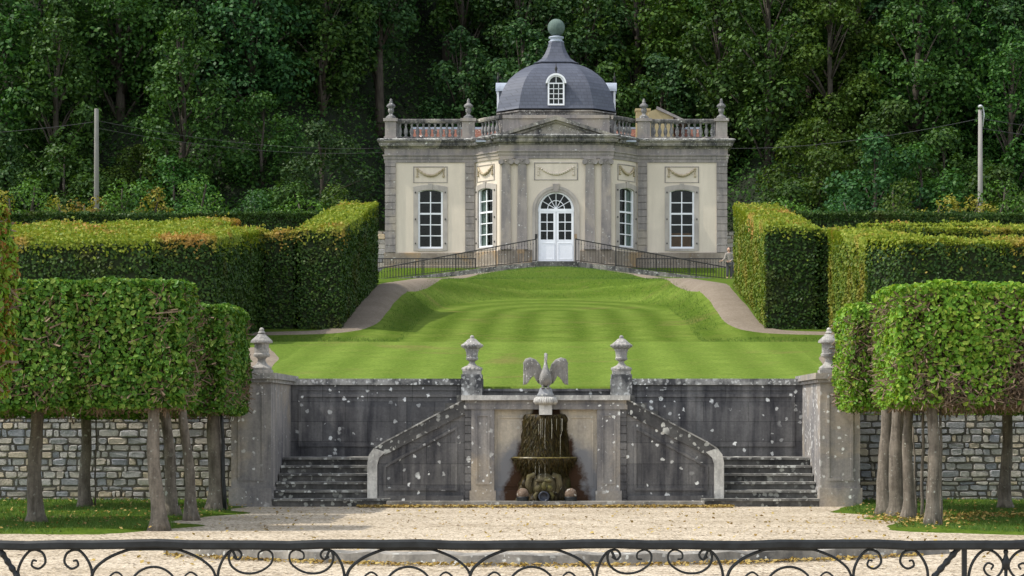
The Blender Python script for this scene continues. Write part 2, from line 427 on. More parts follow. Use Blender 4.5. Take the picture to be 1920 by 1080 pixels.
def lawn_nodes(nt, b, stripes):
    p = pos(nt); sx = nt.nodes.new('ShaderNodeSeparateXYZ'); nt.links.new(p, sx.inputs[0])
    n1 = noise(nt, p, .8, 6, .65); n2 = noise(nt, pos(nt, (1, .4, 1)), 11, 8, .8)
    c = mixc(nt, ramp(nt, n2, .3, .72), (.045, .090, .009), (.114, .174, .022))
    c = mixc(nt, math_(nt, 'MULTIPLY', ramp(nt, n1, .50, .72), .55), c, (.14, .165, .035))
    if stripes:
        yy = math_(nt, 'MULTIPLY', math_(nt, 'MAXIMUM', math_(nt, 'SUBTRACT', sx.outputs[1], 78), 0), .36)
        r = math_(nt, 'SQRT', math_(nt, 'ADD', math_(nt, 'MULTIPLY', sx.outputs[0], sx.outputs[0]), math_(nt, 'MULTIPLY', yy, yy)))
        r = math_(nt, 'ADD', r, math_(nt, 'MULTIPLY', noise(nt, p, .35, 2), .35))
        st = math_(nt, 'SINE', math_(nt, 'MULTIPLY', r, 2 * PI / 1.3))
        inside = math_(nt, 'LESS_THAN', r, 6.6)
        mow = math_(nt, 'MULTIPLY', math_(nt, 'MULTIPLY', math_(nt, 'MULTIPLY_ADD', st, .5, .5), inside), ramp(nt, noise(nt, p, 1.3, 4), .25, .6))
        c = mixc(nt, math_(nt, 'MULTIPLY', mow, .62), c, (.184, .260, .046))
        front = math_(nt, 'LESS_THAN', sx.outputs[1], 57.75)
        c = mixc(nt, math_(nt, 'MULTIPLY', front, .30), c, (.19, .278, .05))  # front slope lightened: its tilt to the sun is painted into the grass
        dry = ramp(nt, noise(nt, p, .38, 6, .7, .6), .56, .72)
        c = mixc(nt, math_(nt, 'MULTIPLY', dry, .55), c, (.19, .15, .06))
    c = mixc(nt, .75, c, ramp(nt, noise(nt, pos(nt, (1, .45, 1)), 13, 8, .85), .30, .68, (.42, .45, .4), (1.25, 1.2, 1.2)), 'MULTIPLY')
    nt.links.new(c, b.inputs['Base Color']); b.inputs['Roughness'].default_value = .95; b.inputs['Specular IOR Level'].default_value = .03
    bump(nt, b, n2, .5, .03)
m, nt, b = new_mat('lawn'); M['lawn'] = m; lawn_nodes(nt, b, True)
m, nt, b = new_mat('grass_verge'); M['verge'] = m; lawn_nodes(nt, b, False)
M['blade'] = leafmat('grass_blades', [(.048, .11, .014), (.08, .16, .026), (.145, .205, .055)], trans=.25, rough=.6)
M['hill'] = stone('forest_floor', (.020, .032, .011), (.010, .015, .007), .3, .35, .65, .1, 0, fine=.4)
# foliage
M['hedge'] = leafmat('hornbeam_leaves', [(.020, .050, .011), (.038, .082, .016), (.075, .125, .022)], (.085, .085, .022), .7, .22, .45, patch_lo=.56, patch_hi=.72)
M['hedge_sunlit'] = leafmat('sunlit_yellow_hornbeam_leaves', [(.06, .12, .016), (.13, .19, .025), (.20, .23, .035)], (.22, .20, .035), .8, .25, .5)  # lighter hedge leaves: sunlight put into the colour, plus some autumn yellow
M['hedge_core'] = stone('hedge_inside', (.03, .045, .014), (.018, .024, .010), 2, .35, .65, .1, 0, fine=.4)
M['shoots'] = leafmat('new_hedge_shoots', [(.13, .20, .02), (.23, .29, .028), (.31, .33, .045)], (.40, .235, .06), .42, .28, .5, patch_lo=.52, patch_hi=.66)
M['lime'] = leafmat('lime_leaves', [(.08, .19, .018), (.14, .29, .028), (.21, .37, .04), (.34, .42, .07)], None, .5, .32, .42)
M['lime_shaded'] = leafmat('lime_leaves_shaded', [(.04, .108, .015), (.072, .178, .021), (.115, .235, .029), (.22, .30, .055)], None, .5, .28, .4)  # darker copy of lime: the left trees' shade is put into the colour
M['rust'] = leafmat('rusty_leaves', [(.20, .08, .025), (.30, .15, .04), (.16, .17, .03)], None, .5, .3, .5)
M['wood_a'] = leafmat('woodland_leaves', [(.018, .054, .012), (.040, .096, .017), (.078, .160, .028)], None, .4, .25, .5, .5)
M['wood_b'] = leafmat('woodland_leaves_bluish', [(.015, .048, .016), (.034, .086, .024), (.066, .14, .036)], None, .4, .25, .5, .5)
M['wood_c'] = leafmat('woodland_leaves_yellowish', [(.028, .070, .010), (.056, .115, .015), (.10, .17, .026)], None, .4, .28, .5, .4)
M['shrub_y'] = leafmat('yellowish_shrub_leaves', [(.17, .20, .02), (.26, .26, .03), (.34, .29, .055)], (.17, .10, .03), .6, .25, .5)
M['shrub_d'] = leafmat('dark_shrub_leaves', [(.045, .115, .02), (.08, .175, .026), (.13, .25, .04)], None, .5, .25, .5)
M['dead'] = leafmat('fallen_leaves', [(.20, .115, .03), (.36, .25, .07), (.45, .34, .11), (.24, .16, .07)], None, .5, .1, .7)
M['moss'] = stone('wet_moss', (.085, .058, .014), (.014, .011, .006), 4, .38, .62, .75, .0, fine=.6, rough=.5, bmp=1.0, third=(.05, .046, .010))
M['ivy'] = M['wood_a']
# ------------------------------------------------------------------ ground
def sst(a, b, v): t = np.clip((v - a) / (b - a), 0, 1); return t * t * (3 - 2 * t)
SIDE = ([44.3, 57.5, 63, 65, 77.8, 90, 112, 118, 127], [2.32, 3.78, 4.36, 4.55, 6.60, 7.6, 9.05, 9.35, 9.6])
def ground(x, d):
    x = np.asarray(x, float); d = np.asarray(d, float); ax = np.abs(x)
    zs = np.interp(d, *SIDE)
    za = np.where(d < 57.5, zs, 3.78 + .088 * (d - 57.5))
    r = np.sqrt((x / 4.45) ** 2 + (np.maximum(d - 80, 0) / 14.5) ** 2)
    w = sst(.93, 1.32, r)
    z = za * (1 - w) + zs * w
    z = z + .62 * np.exp(-(x / 4.2) ** 2) * sst(98, 111, d) * (1 - sst(115, 119, d))
    z = z - .65 * sst(6.5, 8.5, ax) * (1 - sst(44.3, 52, d))
    z = z - .20 * sst(57.4, 58.8, d) * (1 - sst(62, 70, d)) + .8 * sst(118.5, 120.4, d) * (1 - sst(122, 124, d)) * sst(1.0, 1.8, ax) * (1 - sst(9.6, 10.6, ax))
    hill = np.maximum(d - 130 - 16 * np.exp(-(x / 12.) ** 4), 0)
    z = z + hill * .78 * (1 - .15 * np.sin(x * .06)) + np.where(d > 128, .5 * np.sin(x * .21 + d * .13), 0)
    return z
def G(x, d): return float(ground(x, d))
def sheet(name, xs, ds, fz, mat, skip=None):
    Xg, Dg = np.meshgrid(xs, ds); Zg = fz(Xg, Dg)
    V = np.stack([Xg, Dg, Zg], -1).reshape(-1, 3); nx = len(xs); Fc = []
    for j in range(len(ds) - 1):
        for i in range(nx - 1):
            a = j * nx + i; Fc.append((a, a + 1, a + nx + 1, a + nx))
    o = build(name, V, Fc, mat, None, True); return kind(o, 'structure')
xs = np.unique(np.concatenate([np.linspace(-110, -16, 24), np.linspace(-16, 16, 161), np.linspace(16, 110, 24)]))
sheet('lawn_slope', xs, np.concatenate([[44.70], np.linspace(44.72, 127, 331)]), lambda x, d: ground(x, d) - 1.2 * (d < 44.71), M['lawn'])
sheet('wooded_hillside', np.linspace(-260, 260, 105), np.concatenate([np.linspace(126.9, 200, 40), np.linspace(206, 420, 20)]), lambda x, d: ground(x, d) - .02, M['hill'])
o = build('gravel_court', [(-120, -40, 0), (120, -40, 0), (120, 46, 0), (-120, 46, 0)], [(0, 1, 2, 3)], M['gravel']); kind(o, 'structure')

def strip_path(name, pts, w, mat, lift=.03):
    """a path laid over the slope along a centre line (x, d)"""
    P = []
    for i in range(len(pts) - 1):
        for k in range(8):
            t = k / 8; P.append((pts[i][0] * (1 - t) + pts[i + 1][0] * t, pts[i][1] * (1 - t) + pts[i + 1][1] * t))
    P.append(pts[-1]); P = np.array(P)
    for _ in range(6): P[1:-1] = (P[:-2] + 2 * P[1:-1] + P[2:]) / 4
    T = np.gradient(P, axis=0); T /= np.linalg.norm(T, axis=1, keepdims=True); Nn = np.stack([-T[:, 1], T[:, 0]], 1)
    V = []; Fc = []; m_ = 7
    for i in range(len(P)):
        for j in range(m_):
            ww = w * (1 + .03 * math.sin(i * .5) + .02 * math.sin(i * 1.3 + j))
            q = P[i] + Nn[i] * ww * (j / (m_ - 1) - .5)
            V.append((q[0], q[1], G(*q) + lift - (.05 if j in (0, m_ - 1) else 0)))
    for i in range(len(P) - 1):
        for j in range(m_ - 1):
            a = i * m_ + j; Fc.append((a, a + 1, a + m_ + 1, a + m_))
    return kind(build(name, V, Fc, mat, None, True), 'structure')
for sgn in (-1, 1):
    strip_path('garden_path', [(sgn * 12, 63.0), (sgn * 9, 63.3), (sgn * 6.8, 63.9), (sgn * 5.9, 66), (sgn * 5.9, 72), (sgn * 5.85, 78), (sgn * 5.6, 84), (sgn * 5.2, 92), (sgn * 4.9, 100), (sgn * 4.4, 107), (sgn * 3.2, 112), (sgn * 1.4, 115.2)], 1.2, M['path'])
    strip_path('garden_path', [(sgn * 7.2, 45.0), (sgn * 7.2, 48), (sgn * 7.5, 52), (sgn * 8.1, 55)], 2.1, M['path'])

# two verges of grass under the clipped trees, edges wavering
def verge(name, s, xin, d0, d1):
    V = []; Fc = []; n = 40
    for i in range(n + 1):
        d = d0 + (d1 - d0) * i / n
        for j in range(31):
            t = j / 30
            e = xin + .25 * math.sin(d * 1.1) + .16 * math.sin(d * 2.7 + 1) + max(0, (d0 + 1.6 - d)) * .7
            x = s * (e + (24 - e) * t)
            dd = d + (.18 * math.sin(x * 1.3) + .1 * math.sin(x * 3.1)) * (1 - i / n)
            V.append((x, dd, (.035 if 0 < j < 30 and 0 < i < n else -.02) + .02 * math.sin(x * 2) * math.sin(dd * 1.7)))
    for i in range(n):
        for j in range(30):
            a = i * 31 + j; f = (a, a + 1, a + 32, a + 31); Fc.append(f if s > 0 else f[::-1])
    return kind(build(name, V, Fc, M['verge'], None, True), 'structure')
verge('grass_verge', -1, 5.55, 31.2, 44.0)
verge('grass_verge', 1, 5.35, 31.0, 44.0)

# ------------------------------------------------------------------ terrace wall with piers, stairs and fountain
def seg_arc(a, b, n): return [a + (b - a) * i / n for i in range(n + 1)]
def panel_trim(mb, poly, w, o0, o1, fn):
    """a raised border just inside a polygon"""
    c = np.mean(poly, axis=0); inner = []
    P = [np.array(p, float) for p in poly]; n = len(P)
    for i in range(n):
        e0 = P[i] - P[i - 1]; e1 = P[(i + 1) % n] - P[i]
        e0 /= np.linalg.norm(e0); e1 /= np.linalg.norm(e1)
        n0 = np.array([-e0[1], e0[0]]); n1 = np.array([-e1[1], e1[0]]); m_ = (n0 + n1) / max(.25, 1 + n0 @ n1)
        inner.append(tuple(P[i] + m_ * w))
    mb.ring(inner, [tuple(p) for p in P], o0, o1, fn, closed=True)
WF = 44.3                                                   # face of the rear wall
tw = thing('terrace_wall', (0, WF, 0), 'long blackened stone terrace wall with raised panels behind the fountain and both stairs', 'wall')
for s in (-1, 1):
    a, b = sorted((s * 1.33, s * 5.35))
    MB().box(a, b, WF, WF + .45, 0, 2.40).done('wall_face', M['dark'], tw)
    mb = MB(); mb.box(a, b, WF - .05, WF + .5, 2.40, 2.53); mb.done('coping', M['coping'], tw)
    mb = MB(); fn = flat(0, WF)
    u0, u1 = (s * 1.5, s * 5.15) if s > 0 else (s * 5.15, s * 1.5)
    panel_trim(mb, [(u0, 1.12), (u1, 1.12), (u1, 2.22), (u0, 2.22)], .07, .0, .025, fn)
    mb.box(u0, u1, WF - .02, WF, 2.285, 2.31)
    mid = s * 3.0; mb.box(mid - .09, mid + .09, WF - .018, WF, 1.19, 2.15)
    mb.done('panel_moulding', M['dark'], tw)
    # pedestal carrying the inner urn
    p0, p1 = sorted((s * 1.34, s * 1.77))
    mb = MB(); mb.box(p0, p1, WF - .12, WF + .42, 2.14, 2.62); mb.done('pedestal', M['coping'], tw)
MB().box(-1.33, 1.33, WF + .25, WF + .7, 0, 2.27).done('wall_face', M['dark'], tw)
MB().box(-1.33, 1.33, WF + .2, WF + .85, 2.27, 2.325).done('coping', M['dark'], tw)

def pier(s):
    t = thing('stone_pier', (s * 5.67, 42.6, 0), ('mottled grey stone pier at the left end of the terrace, standing left of a stair' if s < 0 else 'mottled grey stone pier at the right end of the terrace, standing right of a stair'), 'pier', 'end piers of the terrace')
    a, b = sorted((s * 5.31, s * 6.08)); c, d = sorted((s * 5.29, s * 6.12))
    MB().box(a, b, 41.25, 44.7, .36, 2.40).done('shaft', M['pier'], t)
    MB().box(c, d, 41.2, 44.72, 0, .36).done('plinth', M['pier'], t)
    mb = MB(); e, f = sorted((s * 5.21, s * 6.2)); mb.box(e, f, 41.12, 44.75, 2.47, 2.585)
    e, f = sorted((s * 5.26, s * 6.14)); mb.box(e, f, 41.18, 44.74, 2.40, 2.47); mb.done('cap', M['urn'] if s < 0 else M['pier'], t)
    mb = MB(); panel_trim(mb, [(a + .13, .5), (b - .13, .5), (b - .13, 2.25), (a + .13, 2.25)], .05, 0, .02, flat(0, 41.25)); mb.done('panel_moulding', M['pier'], t)
pier(-1); pier(1)

M['nosing'] = stone('sunlit_lichened_tread_stone', (.30, .29, .26), (.09, .088, .085), 2.2, .40, .60, .1, .30, fine=.45, lsc=5)  # paler than the risers: lichen, with sunlight on the treads painted in
M['pier2'] = stone('dark_band_stone', (.115, .112, .108), (.035, .035, .038), 1.2, .36, .6, .3, .25, fine=.5, lsc=5)
def stairs(s):
    t = thing('stone_stair', (s * 4.2, 42.5, 0), ('dark mossy stone stair of wide steps beside the left pier' if s < 0 else 'dark mossy stone stair of wide steps beside the right pier'), 'stairs', 'stairs either side of the fountain')
    rise = .92 / 6
    for i in range(6):
        xo = 5.29; xi = 3.02 if i == 0 else 3.42
        a, b = sorted((s * xi, s * xo)); d0 = 41.22 + .34 * i
        mb = MB(); mb.box(a, b, d0, 44.28, rise * i, rise * (i + 1) - .045)
        st_ = mb.done('step', M['step'], t); mb = MB(); mb.box(a, b, d0 - .035, 44.28, rise * (i + 1) - .045, rise * (i + 1)); mb.done('nosing', M['nosing'], st_)
    for i in range(8):                                      # upper flight, turning towards the middle behind the parapet
        x1 = 3.36 - .23 * i
        a, b = sorted((s * .9, s * x1)); mb = MB(); mb.box(a, b, 41.92, 44.27, .92 + .155 * i, .92 + .155 * (i + 1)); mb.done('step', M['step'], t)
    # parapet: sloped wall with a curved pale end
    top = [(3.42, .12), (3.42, .86), (3.39, 1.0), (3.30, 1.12), (3.14, 1.235), (1.62, 2.05)]
    PF = 41.55
    poly = [(s * 3.28, 0)] + [(s * u, z) for u, z in [(3.28, .80), (3.26, .95), (3.20, 1.06), (3.08, 1.15), (1.573, 1.995)]] + [(s * 1.573, 0)]
    mb = MB(); mb.prism(poly, 0, -.32, flat(0, PF)); mb.done('parapet', M['dark'], t)
    outer = [(s * 3.47, .10), (s * 3.47, .84), (s * 3.44, 1.0), (s * 3.34, 1.13), (s * 3.16, 1.25), (s * 1.56, 2.10)]
    inner = [(s * 3.28, .10), (s * 3.28, .80), (s * 3.24, .94), (s * 3.12, 1.05), (s * 2.98, 1.13), (s * 1.56, 1.90)]
    mb = MB(); mb.ring([(u, z) for u, z in inner[:4]], outer[:4], .045, -.37, flat(0, PF)); mb.done('curved_end', M['pale'], t)
    up = [(u, z) for u, z in outer[3:]]; lo = [(u, z - .03) for u, z in up]
    mb = MB(); mb.ring(lo, up, .05, -.37, flat(0, PF)); mb.done('sloped_coping', M['coping'], t)
    lo2 = [(s * 3.16, .99), (s * 3.02, 1.05), (s * 1.56, 1.80)]
    mb = MB(); mb.ring(lo2, lo, .035, -.35, flat(0, PF)); mb.done('sloped_band', M['pier2'], t)
    mb = MB(); pl = [(s * 1.72, .30), (s * 3.16, .30), (s * 3.16, .78), (s * 2.9, .93), (s * 1.72, 1.56)]
    if s < 0: pl = pl[::-1]
    panel_trim(mb, pl, .05, 0, .025, flat(0, PF)); mb.box(*sorted((s * 1.6, s * 3.28)), PF - .05, PF, 0, .2)
    mb.done('panel_moulding', M['dark'], t)
stairs(-1); stairs(1)

# fountain block: coping, pilasters, quoins, stained recessed panel
m = stone('fountain_panel_stone', (.66, .58, .45), (.36, .325, .275), 1.3, .36, .62, .5, .05, fine=.4)
M['fpanel'] = m; nt = m.node_tree; b = nt.nodes['Principled BSDF']
src = b.inputs['Base Color'].links[0].from_socket
sx = nt.nodes.new('ShaderNodeSeparateXYZ'); nt.links.new(pos(nt), sx.inputs[0])
nz = math_(nt, 'MULTIPLY_ADD', noise(nt, pos(nt), 3.5, 6, .65), .7, -.35)
wd = math_(nt, 'MULTIPLY_ADD', sx.outputs[2], -.40, 1.06)                         # the algae spreads wider lower down
ratio = math_(nt, 'ADD', math_(nt, 'DIVIDE', math_(nt, 'ABSOLUTE', sx.outputs[0]), wd), nz)
low = math_(nt, 'LESS_THAN', sx.outputs[2], 1.85)
c1 = mixc(nt, math_(nt, 'MULTIPLY', ramp(nt, math_(nt, 'MULTIPLY', ratio, .5), .56, .80, (1, 1, 1), (0, 0, 0)), ramp(nt, math_(nt, 'MULTIPLY', math_(nt, 'ADD', sx.outputs[2], nz), .5), .52, .70, (1, 1, 1), (0, 0, 0))), src, (.22, .22, .225))
c2 = mixc(nt, ramp(nt, ratio, .78, .94, (1, 1, 1), (0, 0, 0)), c1, (.055, .028, .014))
nt.links.new(c2, b.inputs['Base Color'])
FD = 41.5
ft = thing('fountain_wall', (0, FD, 0), 'central stone fountain wall with pilasters, pale coping and a brown algae stain', 'fountain wall')
MB().box(-1.02, 1.02, FD + .12, 41.95, 0, 1.88).done('back_panel', M['fpanel'], ft)
for s in (-1, 1):
    a, b_ = sorted((s * 1.0, s * 1.45)); mb = MB(); mb.box(a, b_, FD, 41.95, .3, 1.88); mb.box(a - .03, b_ + .03, FD - .03, 41.95, 0, .3); mb.done('pilaster', M['pier'], ft)
    mb = MB(); panel_trim(mb, [(a + .09, .42), (b_ - .09, .42), (b_ - .09, 1.78), (a + .09, 1.78)], .035, 0, .02, flat(0, FD)); mb.done('panel_moulding', M['pier'], ft)
    mb = MB(); q0, q1 = sorted((s * 1.452, s * 1.57))
    for k in range(12): mb.box(q0, q1, FD + .01, 41.95, .005 + k * .157, .145 + k * .157)
    mb.box(q0 + .01, q1 - .01, FD + .03, 41.94, 0, 1.88); mb.done('quoin', M['dark'], ft)
mb = MB(); mb.box(-1.59, 1.59, FD - .02, 41.97, 1.88, 1.97); mb.box(-1.57, 1.57, FD - .005, 41.96, 1.97, 2.06); mb.done('frieze', M['pier'], ft)
mb = MB(); mb.box(-1.64, 1.64, FD - .09, 42.0, 2.06, 2.155); mb.done('coping', M['pale'], ft)
mb = MB(); panel_trim(mb, [(-.93, .38), (.93, .38), (.93, 1.74), (-.93, 1.74)], .03, 0, .02, flat(0, FD + .12)); mb.box(-1.0, 1.0, FD + .07, FD + .12, 0, .3); mb.done('panel_moulding', M['fpanel'], ft)
o = MB().box(-3.05, 3.05, 40.9, 41.18, 0, .115).done('fountain_kerb', M['kerb']); tag(o, 'low straight stone kerb lying on the gravel in front of the fountain', 'kerb')

M['strand'] = leafmat('moss_strand', [(.012, .009, .004), (.035, .025, .007), (.075, .052, .012), (.03, .032, .008)], None, .5, .15, .5)
# mossy cascade: bracket, upper moss curtain, lip, lower mass, spouting mask
mc = thing('moss_cascade', (0, 41.4, 0), 'dripping moss covered tufa cascade with a thin lip and a grotesque mask', 'fountain')
def mossy(prof, yc, amp, ridges, n=90, sy=.8, name='moss', mat=None, m_=26):
    V = []; Fc = []
    zs_ = np.linspace(prof[0][1], prof[-1][1], m_); rs = np.interp(zs_, [p[1] for p in prof], [p[0] for p in prof])
    for i in range(m_):
        for k in range(n):
            an = 2 * PI * k / n
            w = 1 + amp * (.55 * math.sin(an * ridges + .6 * math.sin(i * .7)) + .45 * math.sin(an * ridges * 2.3 + 1 + i * .25)) + amp * .7 * float(wob([[math.cos(an) * 4, math.sin(an) * 4, zs_[i] * 5]], 1.6)[0])
            V.append((-.02 + rs[i] * w * math.cos(an), yc + rs[i] * w * sy * math.sin(an), zs_[i]))
    for i in range(m_ - 1):
        for k in range(n):
            a = i * n + k; b2 = i * n + (k + 1) % n; Fc.append((a, b2, b2 + n, a + n))
    Fc += [tuple(range(n - 1, -1, -1)), tuple((m_ - 1) * n + k for k in range(n))]
    return build(name, V, Fc, mat or M['moss'], mc, True)
mossy([(.50, .90), (.44, 1.1), (.41, 1.4), (.40, 1.74), (.36, 1.785)], 41.55, .11, 13, name='moss_curtain')
mossy([(.30, .62), (.50, .80), (.60, .88), (.63, .92), (.60, .945)], 41.5, .07, 15, name='moss_lip', sy=.75, m_=14)
mossy([(.58, .0), (.54, .2), (.47, .5), (.40, .70)], 41.62, .12, 9, name='moss_base', sy=.7)
mb = MB(); mb.lathe([(.60, .93), (.635, .94), (.62, .958)], (-.02, 41.5, 0), 40); mb.v = [(x, 41.5 + (y - 41.5) * .75, z) for x, y, z in mb.v]; mb.done('basin_rim', M['moss'] if 0 else plain('wet_rim', (.12, .095, .028), .4, 0, .5, 14), mc)
n = 5200; an = rng.uniform(PI, 2 * PI, n); zz = rng.uniform(.62, 1.76, n); rr = np.interp(zz, [.62, .9, .945, .96, 1.1, 1.4, 1.76], [.42, .60, .62, .47, .445, .42, .40])
PP = np.stack([-.02 + rr * np.cos(an), 41.53 + rr * .8 * np.sin(an), zz], 1); up_ = np.tile(np.array([0, 0, -1.]), (n, 1)) + rng.normal(size=(n, 3)) * .22
link_mesh('moss_strands', scatter_mesh('moss_strands', PP - np.array(wloc(mc)), np.stack([np.cos(an), np.sin(an), np.zeros(n)], 1) + rng.normal(size=(n, 3)) * .3, rng.uniform(.04, .13, n), BLADE, up=np.cross(up_, np.stack([np.cos(an), np.sin(an), np.zeros(n)], 1)) if 0 else up_), M['strand'], mc)
# mask: brow, nose, cheeks, open mouth with a dark spout, mane of curls
mk = build('mask', [], [], None, mc) if 0 else None
mb = MB(); mx0, my0 = -.03, 41.12
mb.sphere((mx0, my0 + .06, .40), .24, 18, 12, (1, .62, 1.1)); mb.sphere((mx0, my0 - .10, .40), .055, 10, 8, (.9, 1, 1.5))
for s in (-1, 1):
    mb.sphere((mx0 + s * .085, my0 - .075, .505), .06, 10, 8, (1.3, .7, .6)); mb.sphere((mx0 + s * .11, my0 - .07, .36), .07, 10, 8, (1, .7, 1))
    mb.tube([(mx0 + s * .16, my0, .62), (mx0 + s * .27, my0 + .02, .58), (mx0 + s * .30, my0 + .03, .42), (mx0 + s * .25, my0 + .02, .26)], [.05, .07, .065, .035], 10)
    mb.tube([(mx0 + s * .1, my0 - .06, .31), (mx0 + s * .17, my0 - .05, .22), (mx0 + s * .15, my0 - .04, .12)], [.03, .04, .02], 8)
fc = mb.done('mask', stone('mask_stone', (.17, .145, .08), (.030, .024, .012), 6, .35, .65, .4, .06, fine=.5, third=(.11, .10, .03)), mc, True)
mb = MB(); mb.lathe([(.095, 0), (.11, .03), (.10, .05), (.07, .04), (.065, -.02)], (0, 0, 0), 20); mb.v = [(mx0 + x, my0 - .10 - z, .20 + y) for x, y, z in mb.v]
mb.done('spout', plain('wet_iron', (.03, .035, .05), .3), mc, True)
mb = MB()
for k in range(15):
    x = random.uniform(-.36, .34); z1 = random.choice([1.7, 1.6, 1.4, .9]); y = 41.5 - .36 * math.sqrt(max(.05, 1 - (x / .5) ** 2)) - .07
    mb.tube([(x, y, z1), (x + random.uniform(-.01, .01), y - .015, z1 - random.uniform(.2, .5))], [.003, .0015], 5)
mw, nt, b = new_mat('trickling_water'); b.inputs['Base Color'].default_value = (.75, .72, .6, 1); b.inputs['Roughness'].default_value = .1; b.inputs['Transmission Weight'].default_value = .4
mb.done('water_trickle', mw, mc)
for s, lab in ((-1, 'stone ball banded with a dark ring on the left side of the fountain mask'), (1, 'stone ball banded with a dark ring on the right side of the fountain mask')):
    bx_ = X(980, 41.1) if s < 0 else X(1070, 41.1)
    t = thing('stone_ball', (bx_, 41.12, 0), lab, 'ball', 'stone balls at the fountain')
    MB().sphere((bx_, 41.12, .245), .118, 20, 14).done('ball', stone('ball_stone', (.27, .20, .15), (.11, .075, .05), 6, .35, .65, .1, .1, fine=.4), t, True)
    mb = MB(); mb.lathe([(.09, .0), (.115, .03), (.122, .10), (.118, .12), (.121, .15), (.119, .17)], (bx_, 41.12, .03), 24); mb.done('iron_band', M['iron'], t, True)

# swan standing on an acanthus pedestal
pd = thing('swan_pedestal', (0, 41.3, 1.77), 'pale acanthus bracket pedestal projecting over the mossy cascade under the swan', 'pedestal')
mb = MB(); mb.box(-.125, .125, 41.18, 41.5, 1.775, 1.98); mb.lathe([(.13, 1.96), (.19, 2.03), (.165, 2.10), (.13, 2.12)], (0, 41.32, 0), 20); mb.done('bracket', M['pale'], pd)
mb = MB()
for k in range(15):
    an = PI + PI * (k + .5) / 15 if k < 15 else 0
    c, s_ = math.cos(an), math.sin(an)
    mb.tube([(.15 * c, 41.32 + .15 * s_, 2.12), (.20 * c, 41.32 + .20 * s_, 2.09), (.215 * c, 41.32 + .215 * s_, 2.03), (.19 * c, 41.32 + .19 * s_, 1.975)], [.014, .022, .027, .012], 8)
mb.done('acanthus_leaves', M['pale'], pd, True)
mb = MB(); mb.lathe([(.15, 2.12), (.165, 2.17), (.14, 2.20), (.125, 2.26), (.105, 2.30)], (0, 41.32, 0), 24); mb.done('drum', stone('grey_drum', (.36, .37, .38), (.18, .185, .20), 5, .35, .65, .3, .15, fine=.3), pd, True)
sw = thing('swan_statue', (0, 41.32, 2.29), 'carved grey stone swan with raised spread wings and upright neck above the fountain', 'statue')
def sweep_body(pts, seg=20):
    """continuous body: centre, half width, half depth per ring"""
    V = []; Fc = []
    P = []
    for i in range(len(pts) - 1):
        for k in range(4):
            t = k / 4; P.append([a * (1 - t) + b2 * t for a, b2 in zip(pts[i], pts[i + 1])])
    P.append(list(pts[-1])); P = np.array(P, float)
    for _ in range(2): P[1:-1] = (P[:-2] + 2 * P[1:-1] + P[2:]) / 4
    T = np.gradient(P[:, :3], axis=0); T /= np.linalg.norm(T, axis=1, keepdims=True)
    for i in range(len(P)):
        u = np.array([1., 0, 0]); w = np.cross(T[i], u); w /= np.linalg.norm(w); u = np.cross(w, T[i])
        for k in range(seg):
            an = 2 * PI * k / seg; V.append(P[i, :3] + u * math.cos(an) * P[i, 3] + w * math.sin(an) * P[i, 4])
    n = len(P)
    for i in range(n - 1):
        for k in range(seg):
            a = i * seg + k; b2 = i * seg + (k + 1) % seg; Fc.append((a, b2, b2 + seg, a + seg))
    Fc += [tuple(range(seg - 1, -1, -1)), tuple((n - 1) * seg + k for k in range(seg))]
    return V, Fc
yb = 41.32
V, Fc = sweep_body([(0, yb + .34, 2.36, .02, .02), (0, yb + .25, 2.37, .08, .05), (0, yb + .08, 2.42, .125, .12), (0, yb - .06, 2.47, .125, .14), (0, yb - .09, 2.57, .10, .11), (0, yb - .07, 2.67, .055, .06), (0, yb - .03, 2.75, .034, .036), (.0, yb + .0, 2.83, .027, .028), (.0, yb - .02, 2.90, .026, .027),
                 (.0, yb - .05, 2.945, .030, .032), (.005, yb - .09, 2.935, .034, .033), (.012, yb - .125, 2.90, .026, .024), (.018, yb - .155, 2.85, .017, .013), (.02, yb - .175, 2.815, .008, .006)])
body = build('body', V, Fc, M['swan'], sw, True)
mb = MB()
for s in (-1, 1): mb.sphere((.008 + s * .03, yb - .10, 2.935), .007, 8, 6)
mb.done('eye', M['iron'], sw, True)
mb = MB()
for s in (-1, 1): mb.tube([(s * .05, yb - .05, 2.36), (s * .055, yb - .07, 2.30)], .022, 8); mb.sphere((s * .055, yb - .11, 2.298), .04, 10, 6, (1, 1.5, .3))
mb.done('foot', M['swan'], sw, True)
